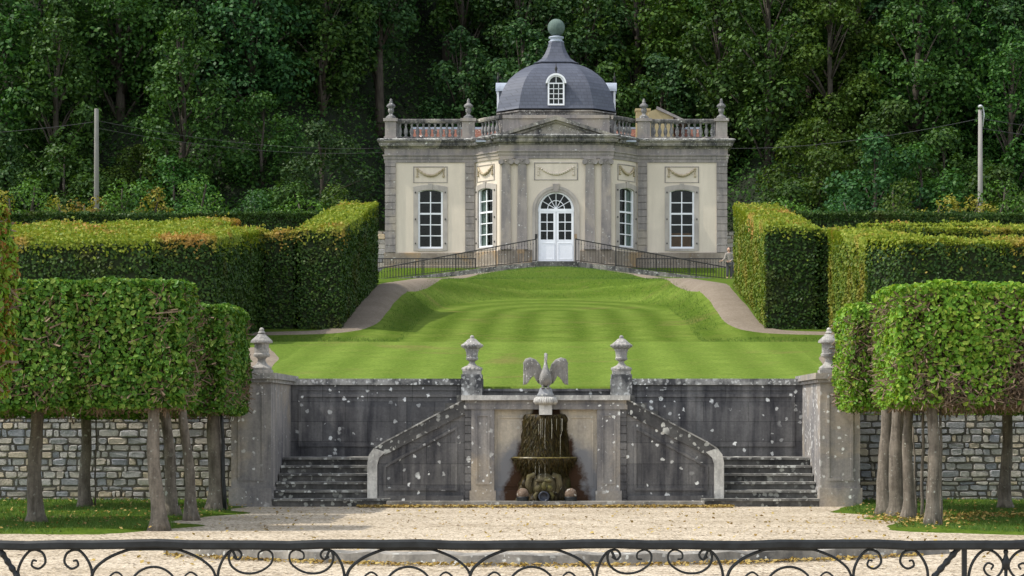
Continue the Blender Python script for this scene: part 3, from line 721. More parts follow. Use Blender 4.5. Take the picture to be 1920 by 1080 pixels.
def wing(s):
    # rows of feathers from the leading edge; columns from shoulder to wing tip
    lead = [(.08, 2.50), (.10, 2.62), (.14, 2.74), (.21, 2.825), (.30, 2.86), (.38, 2.84), (.43, 2.76)]
    tips = [(.12, 2.36), (.15, 2.38), (.185, 2.43), (.23, 2.52), (.285, 2.47), (.36, 2.36), (.44, 2.34)]
    lead = np.array(lead); tips = np.array(tips); nu, nv = 43, 16
    us = np.linspace(0, len(lead) - 1, nu); Lu = np.stack([np.interp(us, range(len(lead)), lead[:, k]) for k in (0, 1)], 1)
    Tu = np.stack([np.interp(us, range(len(tips)), tips[:, k]) for k in (0, 1)], 1)
    V = []; Fc = []
    for face in (0, 1):
        for i in range(nu):
            for j in range(nv):
                t = j / (nv - 1); p = Lu[i] * (1 - t) + Tu[i] * t
                tip = .018 * abs(math.sin(us[i] * PI * 1.5)) * t
                y = yb + .10 - .10 * math.sin(us[i] / 6 * PI * .8) + .05 * t
                rib = .013 * abs(math.sin(us[i] * PI * (1.5 if t > .35 else 2.5))) + (.012 if t < .35 else 0)
                th = .034 * (1 - .75 * t) + .004
                V.append((s * p[0], y - rib if face == 0 else y + th, p[1] + tip))
    K = nu * nv
    for i in range(nu - 1):
        for j in range(nv - 1):
            a = i * nv + j; f = (a, a + 1, a + nv + 1, a + nv); Fc += [f, tuple(K + q for q in f[::-1])]
    edge = [i * nv for i in range(nu)] + [(nu - 1) * nv + j for j in range(1, nv)] + [i * nv + nv - 1 for i in range(nu - 2, -1, -1)] + [j for j in range(nv - 2, 0, -1)]
    for a, b2 in zip(edge, edge[1:] + edge[:1]): Fc.append((a, b2, b2 + K, a + K))
    o = build('wing', V, Fc, M['swan'], sw, True)
    mb = MB(); mb.tube([(s * x, yb + .11 - .10 * math.sin(i / 6 * PI * .8), z) for i, (x, z) in enumerate(lead)], [.03, .034, .034, .03, .027, .024, .016], 10)
    mb.done('wing_arm', M['swan'], sw, True)
wing(-1); wing(1)

# urns
def urn_outer(s, lab):
    x0 = X(490, 41.7) if s < 0 else X(1555, 41.7); z0 = 2.585
    t = thing('stone_urn', (x0, 41.75, z0), lab, 'urn', 'urns on the terrace')
    mb = MB(); mb.box(x0 - .2, x0 + .2, 41.55, 41.95, z0, z0 + .07); mb.lathe([(.19, .07), (.20, .11), (.165, .14), (.12, .17), (.085, .22), (.07, .27), (.10, .31)], (x0, 41.75, z0), 24); mb.done('foot', M['urn'], t)
    mb = MB(); mb.lathe([(.10, .31), (.155, .33), (.165, .37), (.14, .40), (.14, .56), (.15, .585)], (x0, 41.75, z0), 24); mb.done('bowl', M['urn'], t)
    mb = MB(); mb.lathe([(.15, .585), (.215, .60), (.21, .64), (.165, .68), (.10, .74), (.075, .77)], (x0, 41.75, z0), 24); mb.lathe([(.05, .77), (.075, .79), (.06, .82), (.025, .85)], (x0, 41.75, z0), 16); mb.sphere((x0, 41.75, z0 + .85), .048, 14, 10); mb.done('lid', M['urn'], t)
    return t
urn_outer(-1, 'lidded stone urn on the left end pier, straight sided drum body'); urn_outer(1, 'lidded stone urn on the right end pier, half behind the clipped tree')
def urn_inner(s, lab):
    x0 = s * 1.555; z0 = 2.62; y0 = WF + .15
    t = thing('stone_urn', (x0, y0, z0), lab, 'urn', 'urns on the terrace')
    mb = MB(); mb.box(x0 - .19, x0 + .19, y0 - .19, y0 + .19, z0, z0 + .07); mb.lathe([(.20, .07), (.21, .11), (.17, .16), (.10, .19), (.06, .24), (.06, .27), (.09, .29)], (x0, y0, z0), 24)
    for k in range(14):
        an = 2 * PI * k / 14; mb.sphere((x0 + .185 * math.cos(an), y0 + .185 * math.sin(an), z0 + .115), .036, 8, 6)
    mb.done('foot', M['urn'], t)
    mb = MB(); mb.lathe([(.09, .29), (.125, .31), (.13, .34), (.115, .36), (.125, .46), (.15, .53), (.20, .56), (.215, .59)], (x0, y0, z0), 24); mb.done('bowl', M['urn'], t)
    mb = MB(); mb.lathe([(.215, .59), (.22, .62), (.18, .65), (.13, .69), (.085, .735), (.05, .75)], (x0, y0, z0), 24); mb.sphere((x0, y0, z0 + .775), .045, 14, 10)
    for k in range(16):
        an = 2 * PI * k / 16; mb.sphere((x0 + .205 * math.cos(an), y0 + .205 * math.sin(an), z0 + .60), .03, 8, 6)
    mb.done('lid', M['urn'], t)
urn_inner(-1, 'flared lidded stone urn on the wall pedestal left of the swan'); urn_inner(1, 'flared lidded stone urn on the wall pedestal right of the swan')

# rubble walls: courses of separate hewn faces in one mesh each
m, nt, b = new_mat('rubble_stone'); M['rubble'] = m
g = nt.nodes.new('ShaderNodeNewGeometry'); r = nt.nodes.new('ShaderNodeValToRGB'); e = r.color_ramp.elements
for k in range(4): e.new(.5)
for i, cc in enumerate([(.25, .26, .285), (.38, .37, .345), (.50, .465, .40), (.33, .335, .35), (.52, .43, .30), (.44, .42, .385)]): e[i].position = i / 5; e[i].color = (*cc, 1)
nt.links.new(g.outputs['Random Per Island'], r.inputs[0]); fz = noise(nt, g.outputs['Position'], 14, 6, .7)
nt.links.new(mixc(nt, .7, r.outputs[0], ramp(nt, fz, .25, .7, (.42, .42, .42), (1.1, 1.1, 1.1)), 'MULTIPLY'), b.inputs['Base Color']); b.inputs['Roughness'].default_value = .9; bump(nt, b, fz, .9, .03)
M['mortar'] = stone('lime_mortar', (.20, .18, .15), (.09, .08, .068), 4, .35, .65, .1, 0, fine=.4)
def rubble(name, x0, x1, d, z0, z1, lab, cm=.86, depth=.45):
    t = thing(name, ((x0 + x1) / 2, d, z0), lab, 'wall')
    MB().box(x0, x1, d + .014, d + depth, z0, z1 - .02).done('mortar_core', M['mortar'], t)
    mb = MB(); z = z0
    while z < z1 - .05:
        h = min(random.uniform(.085, .21) * cm, z1 - z)
        if z1 - z - h < .06: h = z1 - z
        x = x0
        while x < x1 - .02:
            w = min(random.choice([random.uniform(.08, .2), random.uniform(.18, .34), random.uniform(.3, .5)]) * cm, x1 - x); g_ = .011; j = lambda a=.014: random.uniform(-a, a)
            dy = random.uniform(-.015, .02); c = [(x + g_ + j(), z + g_ + j()), (x + w - g_ + j(), z + g_ + j()), (x + w - g_ + j(), z + h - g_ + j()), (x + g_ + j(), z + h - g_ + j())]
            cx_, cz_ = x + w / 2, z + h / 2
            cc_ = []
            for i4 in range(4):                              # knock off the corners, each differently
                p0, p1_, p2_ = np.array(c[i4 - 1]), np.array(c[i4]), np.array(c[(i4 + 1) % 4]); k0 = random.uniform(.06, .26); k1 = random.uniform(.05, .22)
                k0 = min(k0, .05 / np.linalg.norm(p0 - p1_) + .04); k1 = min(k1, .05 / np.linalg.norm(p2_ - p1_) + .04)
                cc_ += [tuple(p1_ + (p0 - p1_) * k0), tuple(p1_ + (p2_ - p1_) * k1)]
            c = cc_; m8 = len(c)
            k = .87; q = [(cx_ + (a - cx_) * k, cz_ + (b2 - cz_) * (k - .05)) for a, b2 in c]
            V = [(a, d + .04, b2) for a, b2 in c] + [(a, d + .012 + dy, b2) for a, b2 in c] + [(a, d - .02 + dy + j(.008), b2) for a, b2 in q]
            Fc = [tuple(range(2 * m8, 3 * m8))] + [(i, (i + 1) % m8, m8 + (i + 1) % m8, m8 + i) for i in range(m8)] + [(m8 + i, m8 + (i + 1) % m8, 2 * m8 + (i + 1) % m8, 2 * m8 + i) for i in range(m8)]
            mb.add(V, Fc); x += w
        z += h
    mb.done('stones', M['rubble'], t)
    MB().box(x0, x1, d - .02, d + depth + .05, z1, z1 + .05).done('coping', M['kerb'], t)
rubble('rubble_wall', -20, -6.14, 43.95, 0, 1.80, 'rubble retaining wall of grey squared stones running left from the left pier')
rubble('rubble_wall', 6.14, 20, 43.95, 0, 1.80, 'rubble retaining wall of grey squared stones running right from the right pier')

# curved old kerb near the fence
V = []; Fc = []; n = 44
for i in range(n + 1):
    x = X(325, 27.2) + (X(1772, 27.2) - X(325, 27.2)) * i / n; t = (x - .05) / 4.9
    d = 24.6 + 2.1 * t * t + .015 * math.sin(i * 2.1)
    h = .125 + .012 * math.sin(i * 1.7) + .008 * math.sin(i * 3.3)
    V += [(x, d, -.02), (x, d + .012, h), (x, d + .42, h + .01), (x, d + .44, -.02)]
for i in range(n):
    for k in range(4):
        a = i * 4 + k; b2 = i * 4 + (k + 1) % 4; Fc.append((a, a + 4, b2 + 4, b2))
Fc += [(0, 1, 2, 3), tuple(n * 4 + k for k in (3, 2, 1, 0))]
o = build('stone_edging', V, Fc, M['kerb']); tag(o, 'long curved weathered stone edging on the gravel just behind the iron fence', 'kerb')
# ------------------------------------------------------------------ pavilion
D0 = 121.0; RC, RR = 123.5, 5.2; XP, DP = 3.15, 119.1           # wing front; rotunda centre depth and radius; portico half-width and front
pv = thing('pavilion', (0, D0, 9.4), 'cream and grey stone garden pavilion with slate dome and white arched door', 'pavilion')
A0 = math.asin(XP / RR); A1 = math.asin(4.63 / RR)
def rot(s):
    """frame of a curved rotunda bay: u metres along the arc from the portico"""
    return lambda u, o, z: (s * (RR + o) * math.sin(A0 + u / RR), RC - (RR + o) * math.cos(A0 + u / RR), z)
ARC = (A1 - A0) * RR
def facade_path(inset=0):
    p = [(-9.68, 131), (-9.68, D0), (-4.63, D0)]
    for i in range(1, 10): a = A1 + (A0 - A1) * i / 9; p.append((-RR * math.sin(a), RC - RR * math.cos(a)))
    p += [(-XP, DP), (XP, DP)]
    for i in range(0, 9): a = A0 + (A1 - A0) * i / 9; p.append((RR * math.sin(a), RC - RR * math.cos(a)))
    p += [(4.63, D0), (9.68, D0), (9.68, 131)]
    return p
FP = facade_path()
def arch_curve(w, spring, rise, n=14):
    """half-width, springing height, rise -> points of a segmental or round arch, left to right"""
    r = (w * w + rise * rise) / (2 * rise); a = math.asin(min(1, w / r)) if rise < w - 1e-6 else PI / 2
    return [(r * math.sin(-a + 2 * a * i / n), spring + rise - r + r * math.cos(-a + 2 * a * i / n)) for i in range(n + 1)]
def wall_bay(name, fn, u0, u1, z0, z1, uc, w, sill, spring, rise, mat, n=1, th=.45):
    mb = MB(); mb.lbox(u0, uc - w, 0, -th, z0, z1, fn, n); mb.lbox(uc + w, u1, 0, -th, z0, z1, fn, n)
    if sill > z0: mb.lbox(uc - w, uc + w, 0, -th, z0, sill, fn, n)
    c = arch_curve(w, spring, rise)
    mb.strip([uc + a for a, b in c], [b for a, b in c], [z1] * len(c), 0, -th, fn)
    return mb.done(name, mat, pv)
def window(fn, uc, w, sill, spring, rise, curtain=0, seg=3):
    """white sash window in its grey stone surround"""
    c = arch_curve(w, spring, rise)
    so = [(uc - w - .25, sill - .12)] + [(uc + a * (w + .25) / w, b + .26) for a, b in c] + [(uc + w + .25, sill - .12)]
    si = [(uc - w + .01, sill - .12)] + [(uc + a * (w - .01) / w, b - .01) for a, b in c] + [(uc + w - .01, sill - .12)]
    mb = MB(); mb.ring(si, so, .045, -.22, fn); mb.lbox(uc - w + .01, uc + w - .01, -.22, .06, sill - .14, sill, fn, seg)
    k = spring + rise; mb.prism([(uc - .09, k - .02), (uc + .09, k - .02), (uc + .13, k + .34), (uc - .13, k + .34)], .075, 0, fn)
    sur = mb.done('window_surround', M['surround'], pv)
    mb = MB()
    for s in (-1, 1):
        for zz in (sill + .25, (sill + spring) / 2, spring - .1): mb.lbox(uc + s * (w + .13) - .03, uc + s * (w + .13) + .03, .04, .08, zz, zz + .09, fn)
    mb.done('shutter_hook', M['iron_far'], sur)
    f = .115; ci = arch_curve(w - f, spring - .02, rise * .9)
    out = [(uc - w, sill)] + [(uc + a, b) for a, b in c] + [(uc + w, sill)]; inn = [(uc - w + f, sill + f)] + [(uc + a, b) for a, b in ci] + [(uc + w - f, sill + f)]
    mb = MB(); mb.ring(inn, out, -.05, -.19, fn, closed=True)
    H = spring + rise - f - (sill + f)
    mb.lbox(uc - .03, uc + .03, -.10, -.165, sill + f, spring + rise - f, fn)
    for i in range(1, 5):
        z = sill + f + H * i / 5; t_ = .05 if i == 3 else .027
        mb.lbox(uc - w + f, uc + w - f, -.08 if i == 3 else -.105, -.16, z - t_, z + t_, fn, seg)
    win = mb.done('window', M['white'], pv)
    mb = MB(); mb.strip([uc + a for a, b in ci], [sill + f] * len(ci), [b for a, b in ci], -.145, -.15, fn); mb.done('pane', M['glass'], win)
    if curtain:
        a, b_ = (uc - w + f, uc - .02) if curtain < 0 else (uc + .02, uc + w - f)
        mb = MB(); n_ = 9
        for i in range(n_): mb.lbox(a + (b_ - a) * i / n_, a + (b_ - a) * (i + .9) / n_, -.22 - .02 * (i % 2), -.24 - .02 * (i % 2), sill + f, spring + rise - f, fn)
        mb.done('curtain', M['curtain'], win)
def swag(fn, uc, zt, half, drop, r=.06, beads=False):
    mb = MB(); n = 17; pts = []
    for i in range(n):
        t = -1 + 2 * i / (n - 1); pts.append((uc + t * half * .86, zt - drop * (1 - t * t)))
    if beads:
        for i, (u, z) in enumerate(pts):
            mb.sphere(fn(u, .03, z), r * (1.1 + .5 * (1 - abs(-1 + 2 * i / (n - 1)))), 8, 6)
    else:
        mb.tube([fn(u, .06, z) for u, z in pts], [r * (.7 + .7 * (1 - abs(-1 + 2 * i / (n - 1)))) for i in range(n)], 8)
        for i in range(2, n - 2, 2): mb.sphere(fn(pts[i][0], .09, pts[i][1]), r * 1.25, 6, 5)
    for s in (-1, 1):
        for k in range(5): mb.sphere(fn(uc + s * half * .93, .03, zt + .03 - drop * 1.15 * k / 4), r * (1.2 if k in (0, 4) else .85), 8, 6)
    return mb.done('swag', M['cream'] if beads else M['swagmat'], pv, True)
M['swagmat'] = stone('gilded_swag_stone', (.56, .47, .32), (.36, .29, .19), 3, .35, .65, .2, 0, fine=.2)
def panel_frame(fn, u0, u1, z0, z1, seg=3):
    mb = MB(); t = .045
    mb.lbox(u0, u1, 0, .03, z1 - t, z1, fn, seg); mb.lbox(u0, u1, 0, .03, z0, z0 + t * .6, fn, seg); mb.lbox(u0, u0 + t, 0, .03, z0, z1 - t, fn); mb.lbox(u1 - t, u1, 0, .03, z0, z1 - t, fn)
    return mb.done('panel_frame', M['greystone'], pv)
ZB, ZP, ZA, ZC = 9.35, 11.12, 16.22, 17.0                          # base, top of plinth, architrave, cornice
SILL, SPR, RISE = 11.34, 14.58, .115
for s in (-1, 1):
    fn = flat(s * 7.13, D0)
    wall_bay('wing_wall', fn, -2.55, 2.55, ZB, 17.2, 0, .715, SILL, SPR, RISE, M['cream'])
    window(fn, 0, .715, SILL, SPR, RISE, 0, 1)
    panel_frame(fn, -.97, .97, 15.08, 16.0, 1); swag(fn, 0, 15.83, .80, .36)
    for u0, u1, nm in ((-2.57, -1.97, 'q'), (1.97, 2.50, 'q')):
        if s > 0: u0, u1 = -u1, -u0
        mb = MB(); z = ZP
        while z < ZA - .02:
            h = min(.405, ZA - z); mb.lbox(u0, u1, 0, .10, z + .02, z + h - .02, fn); mb.lbox(u0 + .02, u1 - .02, 0, .05, z, z + h, fn); z += h
        mb.done('quoin', M['greystone'], pv)
    fr = rot(s); uc = ARC / 2 + .02
    wall_bay('rotunda_wall', fr, 0, ARC, ZB, 17.2, uc, .70, SILL, SPR, RISE, M['cream'], 4)
    window(fr, uc, .70, SILL, SPR, RISE, s * 1 if 0 else (1 if True else 0), 4)
    panel_frame(fr, uc - .80, uc + .80, 15.08, 16.0, 5); swag(fr, uc, 15.83, .68, .36)
    # side and back walls
    mb = MB(); mb.box(*sorted((s * 9.23, s * 9.679)), D0 + .46, 131, ZB, 17.2); mb.done('side_wall', M['cream'], pv)
MB().box(-9.22, 9.22, 130.5, 130.95, ZB, 17.2).done('rear_wall', M['cream'], pv)
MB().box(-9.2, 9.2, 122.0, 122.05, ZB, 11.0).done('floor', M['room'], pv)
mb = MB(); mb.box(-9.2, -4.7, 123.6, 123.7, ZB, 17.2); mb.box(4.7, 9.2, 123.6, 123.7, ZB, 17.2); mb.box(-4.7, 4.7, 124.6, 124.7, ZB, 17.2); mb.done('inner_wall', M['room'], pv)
MB().box(-9.6, 9.6, D0 + .5, 130.9, 17.21, 17.3).done('roof', M['lead'], pv)
mb = MB(); mb.box(-4.5, 4.5, 119.6, D0 + .49, 17.22, 17.31); mb.done('roof', M['lead'], pv)
# orange blind glimpsed low in the right-hand window
MB().box(6.5, 7.7, D0 + .75, D0 + .8, SILL, SILL + .95).done('interior_panel', plain('orange_wood', (.35, .13, .04), .6), pv)

# portico
fn = flat(0, DP); DW, DS = 1.02, 13.36
wall_bay('portico_wall', fn, -XP, XP, 10.3, 17.2, 0, DW, 10.3, DS, DW - .002, M['cream'], 1, .35)
mb = MB()
for s in (-1, 1): mb.box(*sorted((s * (XP - .35), s * XP)), DP + .36, RC - RR * math.cos(A0) + .1, ZB, 17.2)
mb.done('portico_side', M['cream'], pv)
MB().box(-XP, XP, DP + .002, DP + .35, ZB, 10.298).done('portico_base', M['plinth'], pv)
c = arch_curve(DW, DS, DW - .002, 24)
for w0, w1, o1 in ((0.0, .15, .04), (.15, .30, .075)):
    si = [(-DW - w0 + .01, 10.32)] + [(a * (DW + w0 - .01) / DW, DS + (b - DS) * (DW + w0 - .01) / DW) for a, b in c] + [(DW + w0 - .01, 10.32)]
    so = [(-DW - w1, 10.32)] + [(a * (DW + w1) / DW, DS + (b - DS) * (DW + w1) / DW) for a, b in c] + [(DW + w1, 10.32)]
    MB().ring(si, so, o1, -.2 if w0 == 0 else 0, fn).done('door_surround', M['surround'], pv)
MB().prism([(-.13, DS + DW - .03), (.13, DS + DW - .03), (.19, DS + DW + .42), (-.19, DS + DW + .42)], .14, 0, fn).done('keystone', M['greystone'], pv)
panel_frame(fn, -1.22, 1.22, 15.02, 16.0, 1); swag(fn, 0, 15.72, 1.05, .36, .058, True)
# door: two leaves under a fanlight
mb = MB(); o0, o1 = -.05, -.2
cc = arch_curve(DW - .02, DS, DW - .022, 24); ci = [(a * .86, DS + .06 + (b - DS) * .86) for a, b in cc]
mb.ring([(-DW + .16, DS + .06)] + ci + [(DW - .16, DS + .06)], [(-DW + .02, DS - .05)] + cc + [(DW - .02, DS - .05)], o0, o1, fn)
mb.lbox(-DW + .02, DW - .02, o0 + .03, o1, DS - .09, DS + .06, fn)
for k in range(1, 6):
    a = PI * k / 6; mb.tube([fn(.08 * math.cos(a), -.15, DS + .06 + .08 * math.sin(a)), fn(.88 * math.cos(a), -.15, DS + .06 + .88 * math.sin(a))], .022, 6)
mb.tube([fn(.47 * math.cos(PI * k / 20), -.15, DS + .06 + .47 * math.sin(PI * k / 20)) for k in range(21)], .024, 6)
mb.lathe([(.10, -.04), (.10, .03)], (0, DP + .14, DS + .1), 12)
fl = mb.done('fanlight', M['white'], pv)
MB().prism([(-DW + .17, DS + .03)] + ci + [(DW - .17, DS + .03)], -.165, -.17, fn).done('pane', M['glass'], fl)
for s in (-1, 1):
    a, b_ = sorted((s * .01, s * (DW - .03))); z0, z1, zm = 10.47, DS - .09, 11.60
    mb = MB(); mb.lbox(a, b_, o0 + .02, o1, z0, zm, fn); st = .135
    mb.lbox(a, a + st, o0 + .02, o1, zm, z1, fn); mb.lbox(b_ - st, b_, o0 + .02, o1, zm, z1, fn); mb.lbox(a + st, b_ - st, o0 + .02, o1, zm, zm + .1, fn); mb.lbox(a + st, b_ - st, o0 + .02, o1, z1 - .1, z1, fn)
    mid = (a + b_) / 2; mb.lbox(mid - .022, mid + .022, o0 + .01, o1 + .01, zm + .1, z1 - .1, fn)
    for k in (1, 2): z = zm + .1 + (z1 - zm - .2) * k / 3; mb.lbox(a + st, b_ - st, o0 + .008, o1 + .012, z - .024, z + .024, fn)
    pl = [(a + .1, z0 + .12), (b_ - .1, z0 + .12), (b_ - .1, zm - .08), (a + .1, zm - .08)]; panel_trim(mb, pl, .03, o0 + .02, o0 + .035, fn)
    dr = mb.done('door_leaf', M['white'], pv)
    MB().lbox(a + st, b_ - st, -.165, -.17, zm + .1, z1 - .1, fn).done('pane', M['glass'], dr)
    if s > 0: MB().tube([fn(.07, -.08, 11.62), fn(.07, -.04, 11.62), fn(.14, -.04, 11.62)], .015, 6).done('handle', M['iron'], dr)
# paired Ionic pilasters
for xc in (-2.79, -1.89, 1.89, 2.79):
    mb = MB(); n_ = 12; zs_ = [11.32 + (15.92 - 11.32) * i / n_ for i in range(n_ + 1)]
    for i in range(n_):
        t0 = .275 - .035 * (i / n_) ** 1.6; t1 = .275 - .035 * ((i + 1) / n_) ** 1.6
        mb.prism([(xc - t0, zs_[i]), (xc + t0, zs_[i]), (xc + t1, zs_[i + 1]), (xc - t1, zs_[i + 1])], .14, 0, fn)
    p = mb.done('pilaster', M['greystone'], pv)
    mb = MB(); mb.lbox(xc - .33, xc + .33, 0, .20, 11.14, 11.22, fn); mb.lbox(xc - .30, xc + .30, 0, .17, 11.22, 11.32, fn); mb.done('base', M['greystone'], p)
    mb = MB(); mb.lbox(xc - .34, xc + .34, 0, .21, 16.14, 16.22, fn); mb.lbox(xc - .25, xc + .25, 0, .17, 15.92, 16.14, fn)
    for s in (-1, 1):
        mb.tube([fn(xc + s * .29, -.0, 16.02), fn(xc + s * .29, .25, 16.02)], .14, 14); mb.tube([fn(xc + s * .28, .22, 16.02), fn(xc + s * .28, .245, 16.02)], .055, 10)
    mb.sphere(fn(xc, .18, 16.06), .06, 8, 6); mb.done('capital', M['greystone'], p)

# bands that follow the whole front
def band(name, prof, mat, path=FP): return MB().sweep(path, prof).done(name, mat, pv)
iL = [i for i, q in enumerate(FP) if q == (-XP, DP)][0]
for pth in (FP[:iL + 1] + [(-1.34, DP)], [(1.34, DP)] + FP[iL + 1:]):
    band('plinth', [(-.02, ZB), (.13, ZB), (.13, 10.35), (.09, 10.38), (.09, ZP - .04), (.05, ZP), (-.02, ZP)], M['plinth'], pth)
band('architrave', [(-.02, ZA), (.06, ZA), (.06, 16.42), (.10, 16.42), (.10, 16.56), (.16, 16.60), (.16, 16.66), (.05, 16.67), (.05, ZC), (-.02, ZC)], M['greystone'])
band('cornice_ledge', [(-.02, 17.53), (.46, 17.465), (.46, 17.50), (.30, 17.56), (-.02, 17.60)], M['coping'])
band('cornice', [(-.02, ZC), (.10, ZC), (.13, 17.07), (.30, 17.13), (.34, 17.22), (.34, 17.30), (.44, 17.40), (.44, 17.46), (-.02, 17.52)], M['cornice'])
# pediment
PZ = 17.05; ap = 18.47; hw = 3.30
mb = MB(); mb.prism([(-hw + .1, PZ + .38), (hw - .1, PZ + .38), (0, ap - .12)], .10, -.3, fn); mb.done('tympanum', M['cornice'], pv)
mb = MB()
for s in (-1, 1):
    L_ = [(0, ap + .1), (s * (hw + .32), PZ + .36), (s * (hw + .32), PZ + .20), (0, ap - .13)]
    if s < 0: L_ = L_[::-1]
    mb.prism(L_, .42 - .004 * s, -.3, fn)
    L_ = [(0, ap - .12), (s * (hw + .1), PZ + .22), (s * (hw + .0), PZ + .1), (0, ap - .25)]
    if s < 0: L_ = L_[::-1]
    mb.prism(L_, .24 - .004 * s, -.3, fn)
mb.done('raking_cornice', M['cornice'], pv)

# parapet, pedestals, rails, balusters, finials
ZR0, ZR1 = 17.52, 18.70
def arc_pts(s, a0, a1, n=8, r=RR - .25): return [(s * r * math.sin(a0 + (a1 - a0) * i / n), RC - r * math.cos(a0 + (a1 - a0) * i / n)) for i in range(n + 1)]
MB().sweep([(-3.0, 119.75), (3.0, 119.75)], [(-.12, ZR0), (.12, ZR0), (.12, 18.50), (.2, 18.53), (.2, 18.72), (-.2, 18.72), (-.2, 18.53), (-.12, 18.50)]).done('parapet', M['greystone'], pv)
RAIL = [(-.16, 18.48), (.16, 18.48), (.19, 18.56), (.19, 18.66), (.12, 18.70), (-.12, 18.70), (-.19, 18.66), (-.19, 18.56)]
BASE = [(-.19, ZR0), (.19, ZR0), (.19, 17.68), (-.19, 17.68)]
proto = MB().lathe([(.10, 0), (.10, .06), (.06, .09), (.105, .20), (.125, .30), (.10, .42), (.06, .55), (.05, .64), (.075, .68), (.055, .70), (.09, .74), (.09, .80)], (0, D0, 17.68), 12).done('baluster', M['baluster'], pv, True)
first = True
def baluster(x, d):
    global first
    o = proto if first else proto.copy()
    if not first: COL.objects.link(o); o.parent = pv
    first = False; o.location = (x, d - D0, 0)
def finial(x, d):
    mb = MB(); mb.box(x - .27, x + .27, d - .27, d + .27, 18.72, 18.80); mb.lathe([(.27, .10), (.25, .16), (.14, .24), (.09, .30), (.12, .36), (.16, .42), (.17, .56), (.13, .60), (.20, .66), (.26, .72), (.24, .80), (.12, .90), (.08, .95), (.10, 1.0), (.06, 1.07)], (x, d, 18.70), 18); mb.sphere((x, d, 19.80), .075, 10, 8)
    mb.done('finial', M['baluster'], pv, True)
for s in (-1, 1):
    d = D0 + .15
    for xc, w in ((9.38, .32), (4.98, .36)):
        mb = MB(); a, b_ = s * xc - w, s * xc + w; mb.box(a, b_, d - .28, d + .3, ZR0 + .16, 18.55); mb.box(a - .06, b_ + .06, d - .34, d + .36, ZR0, ZR0 + .158); mb.box(a - .09, b_ + .09, d - .37, d + .39, 18.55, 18.72)
        mb.done('pedestal', M['greystone'], pv); finial(s * xc, d)
    xa, xb = sorted((s * 5.38, s * 9.03))
    mb = MB(); mb.sweep([(xa, d), (xb, d)], RAIL); mb.done('rail', M['cornice'], pv)
    mb = MB(); mb.sweep([(xa, d), (xb, d)], BASE); mb.done('rail_base', M['cornice'], pv)
    for k in range(11): baluster(xa + (xb - xa) * (k + .5) / 11, d)
    for k in (0, 1): o = MB().box(xa + (0 if k == 0 else xb - xa - .09), xa + (.09 if k == 0 else xb - xa), d - .1, d + .1, 17.68, 18.48).done('half_baluster', M['baluster'], pv)
    pa = arc_pts(s, A0 + .02, A1 - .04)
    pa = pa[::-1] if s < 0 else pa
    mb = MB(); mb.sweep(pa, RAIL); mb.done('rail', M['cornice'], pv); mb = MB(); mb.sweep(pa, BASE); mb.done('rail_base', M['cornice'], pv)
    for k in range(5):
        a = A0 + .05 + (A1 - A0 - .12) * (k + .5) / 5; baluster(s * (RR - .25) * math.sin(a), RC - (RR - .25) * math.cos(a))

# drum and dome: square with cut corners
def octa(a, h): return [(-h, -a), (h, -a), (a, -h), (a, h), (h, a), (-h, a), (-a, h), (-a, -h)]
def octa_loft(name, prof, mat, hfac=.62):
    V = []; Fc = []
    for a, z in prof: V += [(x, RC + y, z) for x, y in octa(a, a * hfac)]
    for i in range(len(prof) - 1):
        for k in range(8): Fc.append((i * 8 + k, i * 8 + (k + 1) % 8, (i + 1) * 8 + (k + 1) % 8, (i + 1) * 8 + k))
    Fc += [tuple(range(7, -1, -1)), tuple((len(prof) - 1) * 8 + k for k in range(8))]
    return build(name, V, Fc, mat, pv)
octa_loft('drum', [(3.30, 17.25), (3.30, 18.98), (3.40, 19.0), (3.40, 19.08)], M['cornice'])
px_prof = [(110.5, 212), (109, 208), (106.5, 196), (103.5, 184), (99.5, 172), (94, 160.5), (86.5, 149), (77, 139), (66, 130), (54, 122.5), (41, 116.5)]
dome = octa_loft('dome', [(a / 32.4, EYE + (VY - y) / 32.8) for a, y in px_prof], M['slate'])
zt = EYE + (VY - 116) / 32.7
cap = octa_loft('dome_cap', [(1.26, zt - .05), (1.30, zt), (1.12, zt + .07), (.84, zt + .30), (.64, zt + .62), (.50, zt + .97), (.43, zt + 1.25), (.40, zt + 1.32)], M['slate'])
mb = MB(); mb.lathe([(.42, zt + 1.3), (.46, zt + 1.36), (.36, zt + 1.42), (.34, zt + 1.50), (.44, zt + 1.56), (.43, zt + 1.63), (.25, zt + 1.67), (.16, zt + 1.72)], (0, RC, 0), 24); mb.done('finial_neck', M['lead'], pv, True)
mb = MB(); mb.sphere((0, RC, zt + 2.18), .50, 28, 20); mb.done('ball_finial', M['copper'], pv, True)
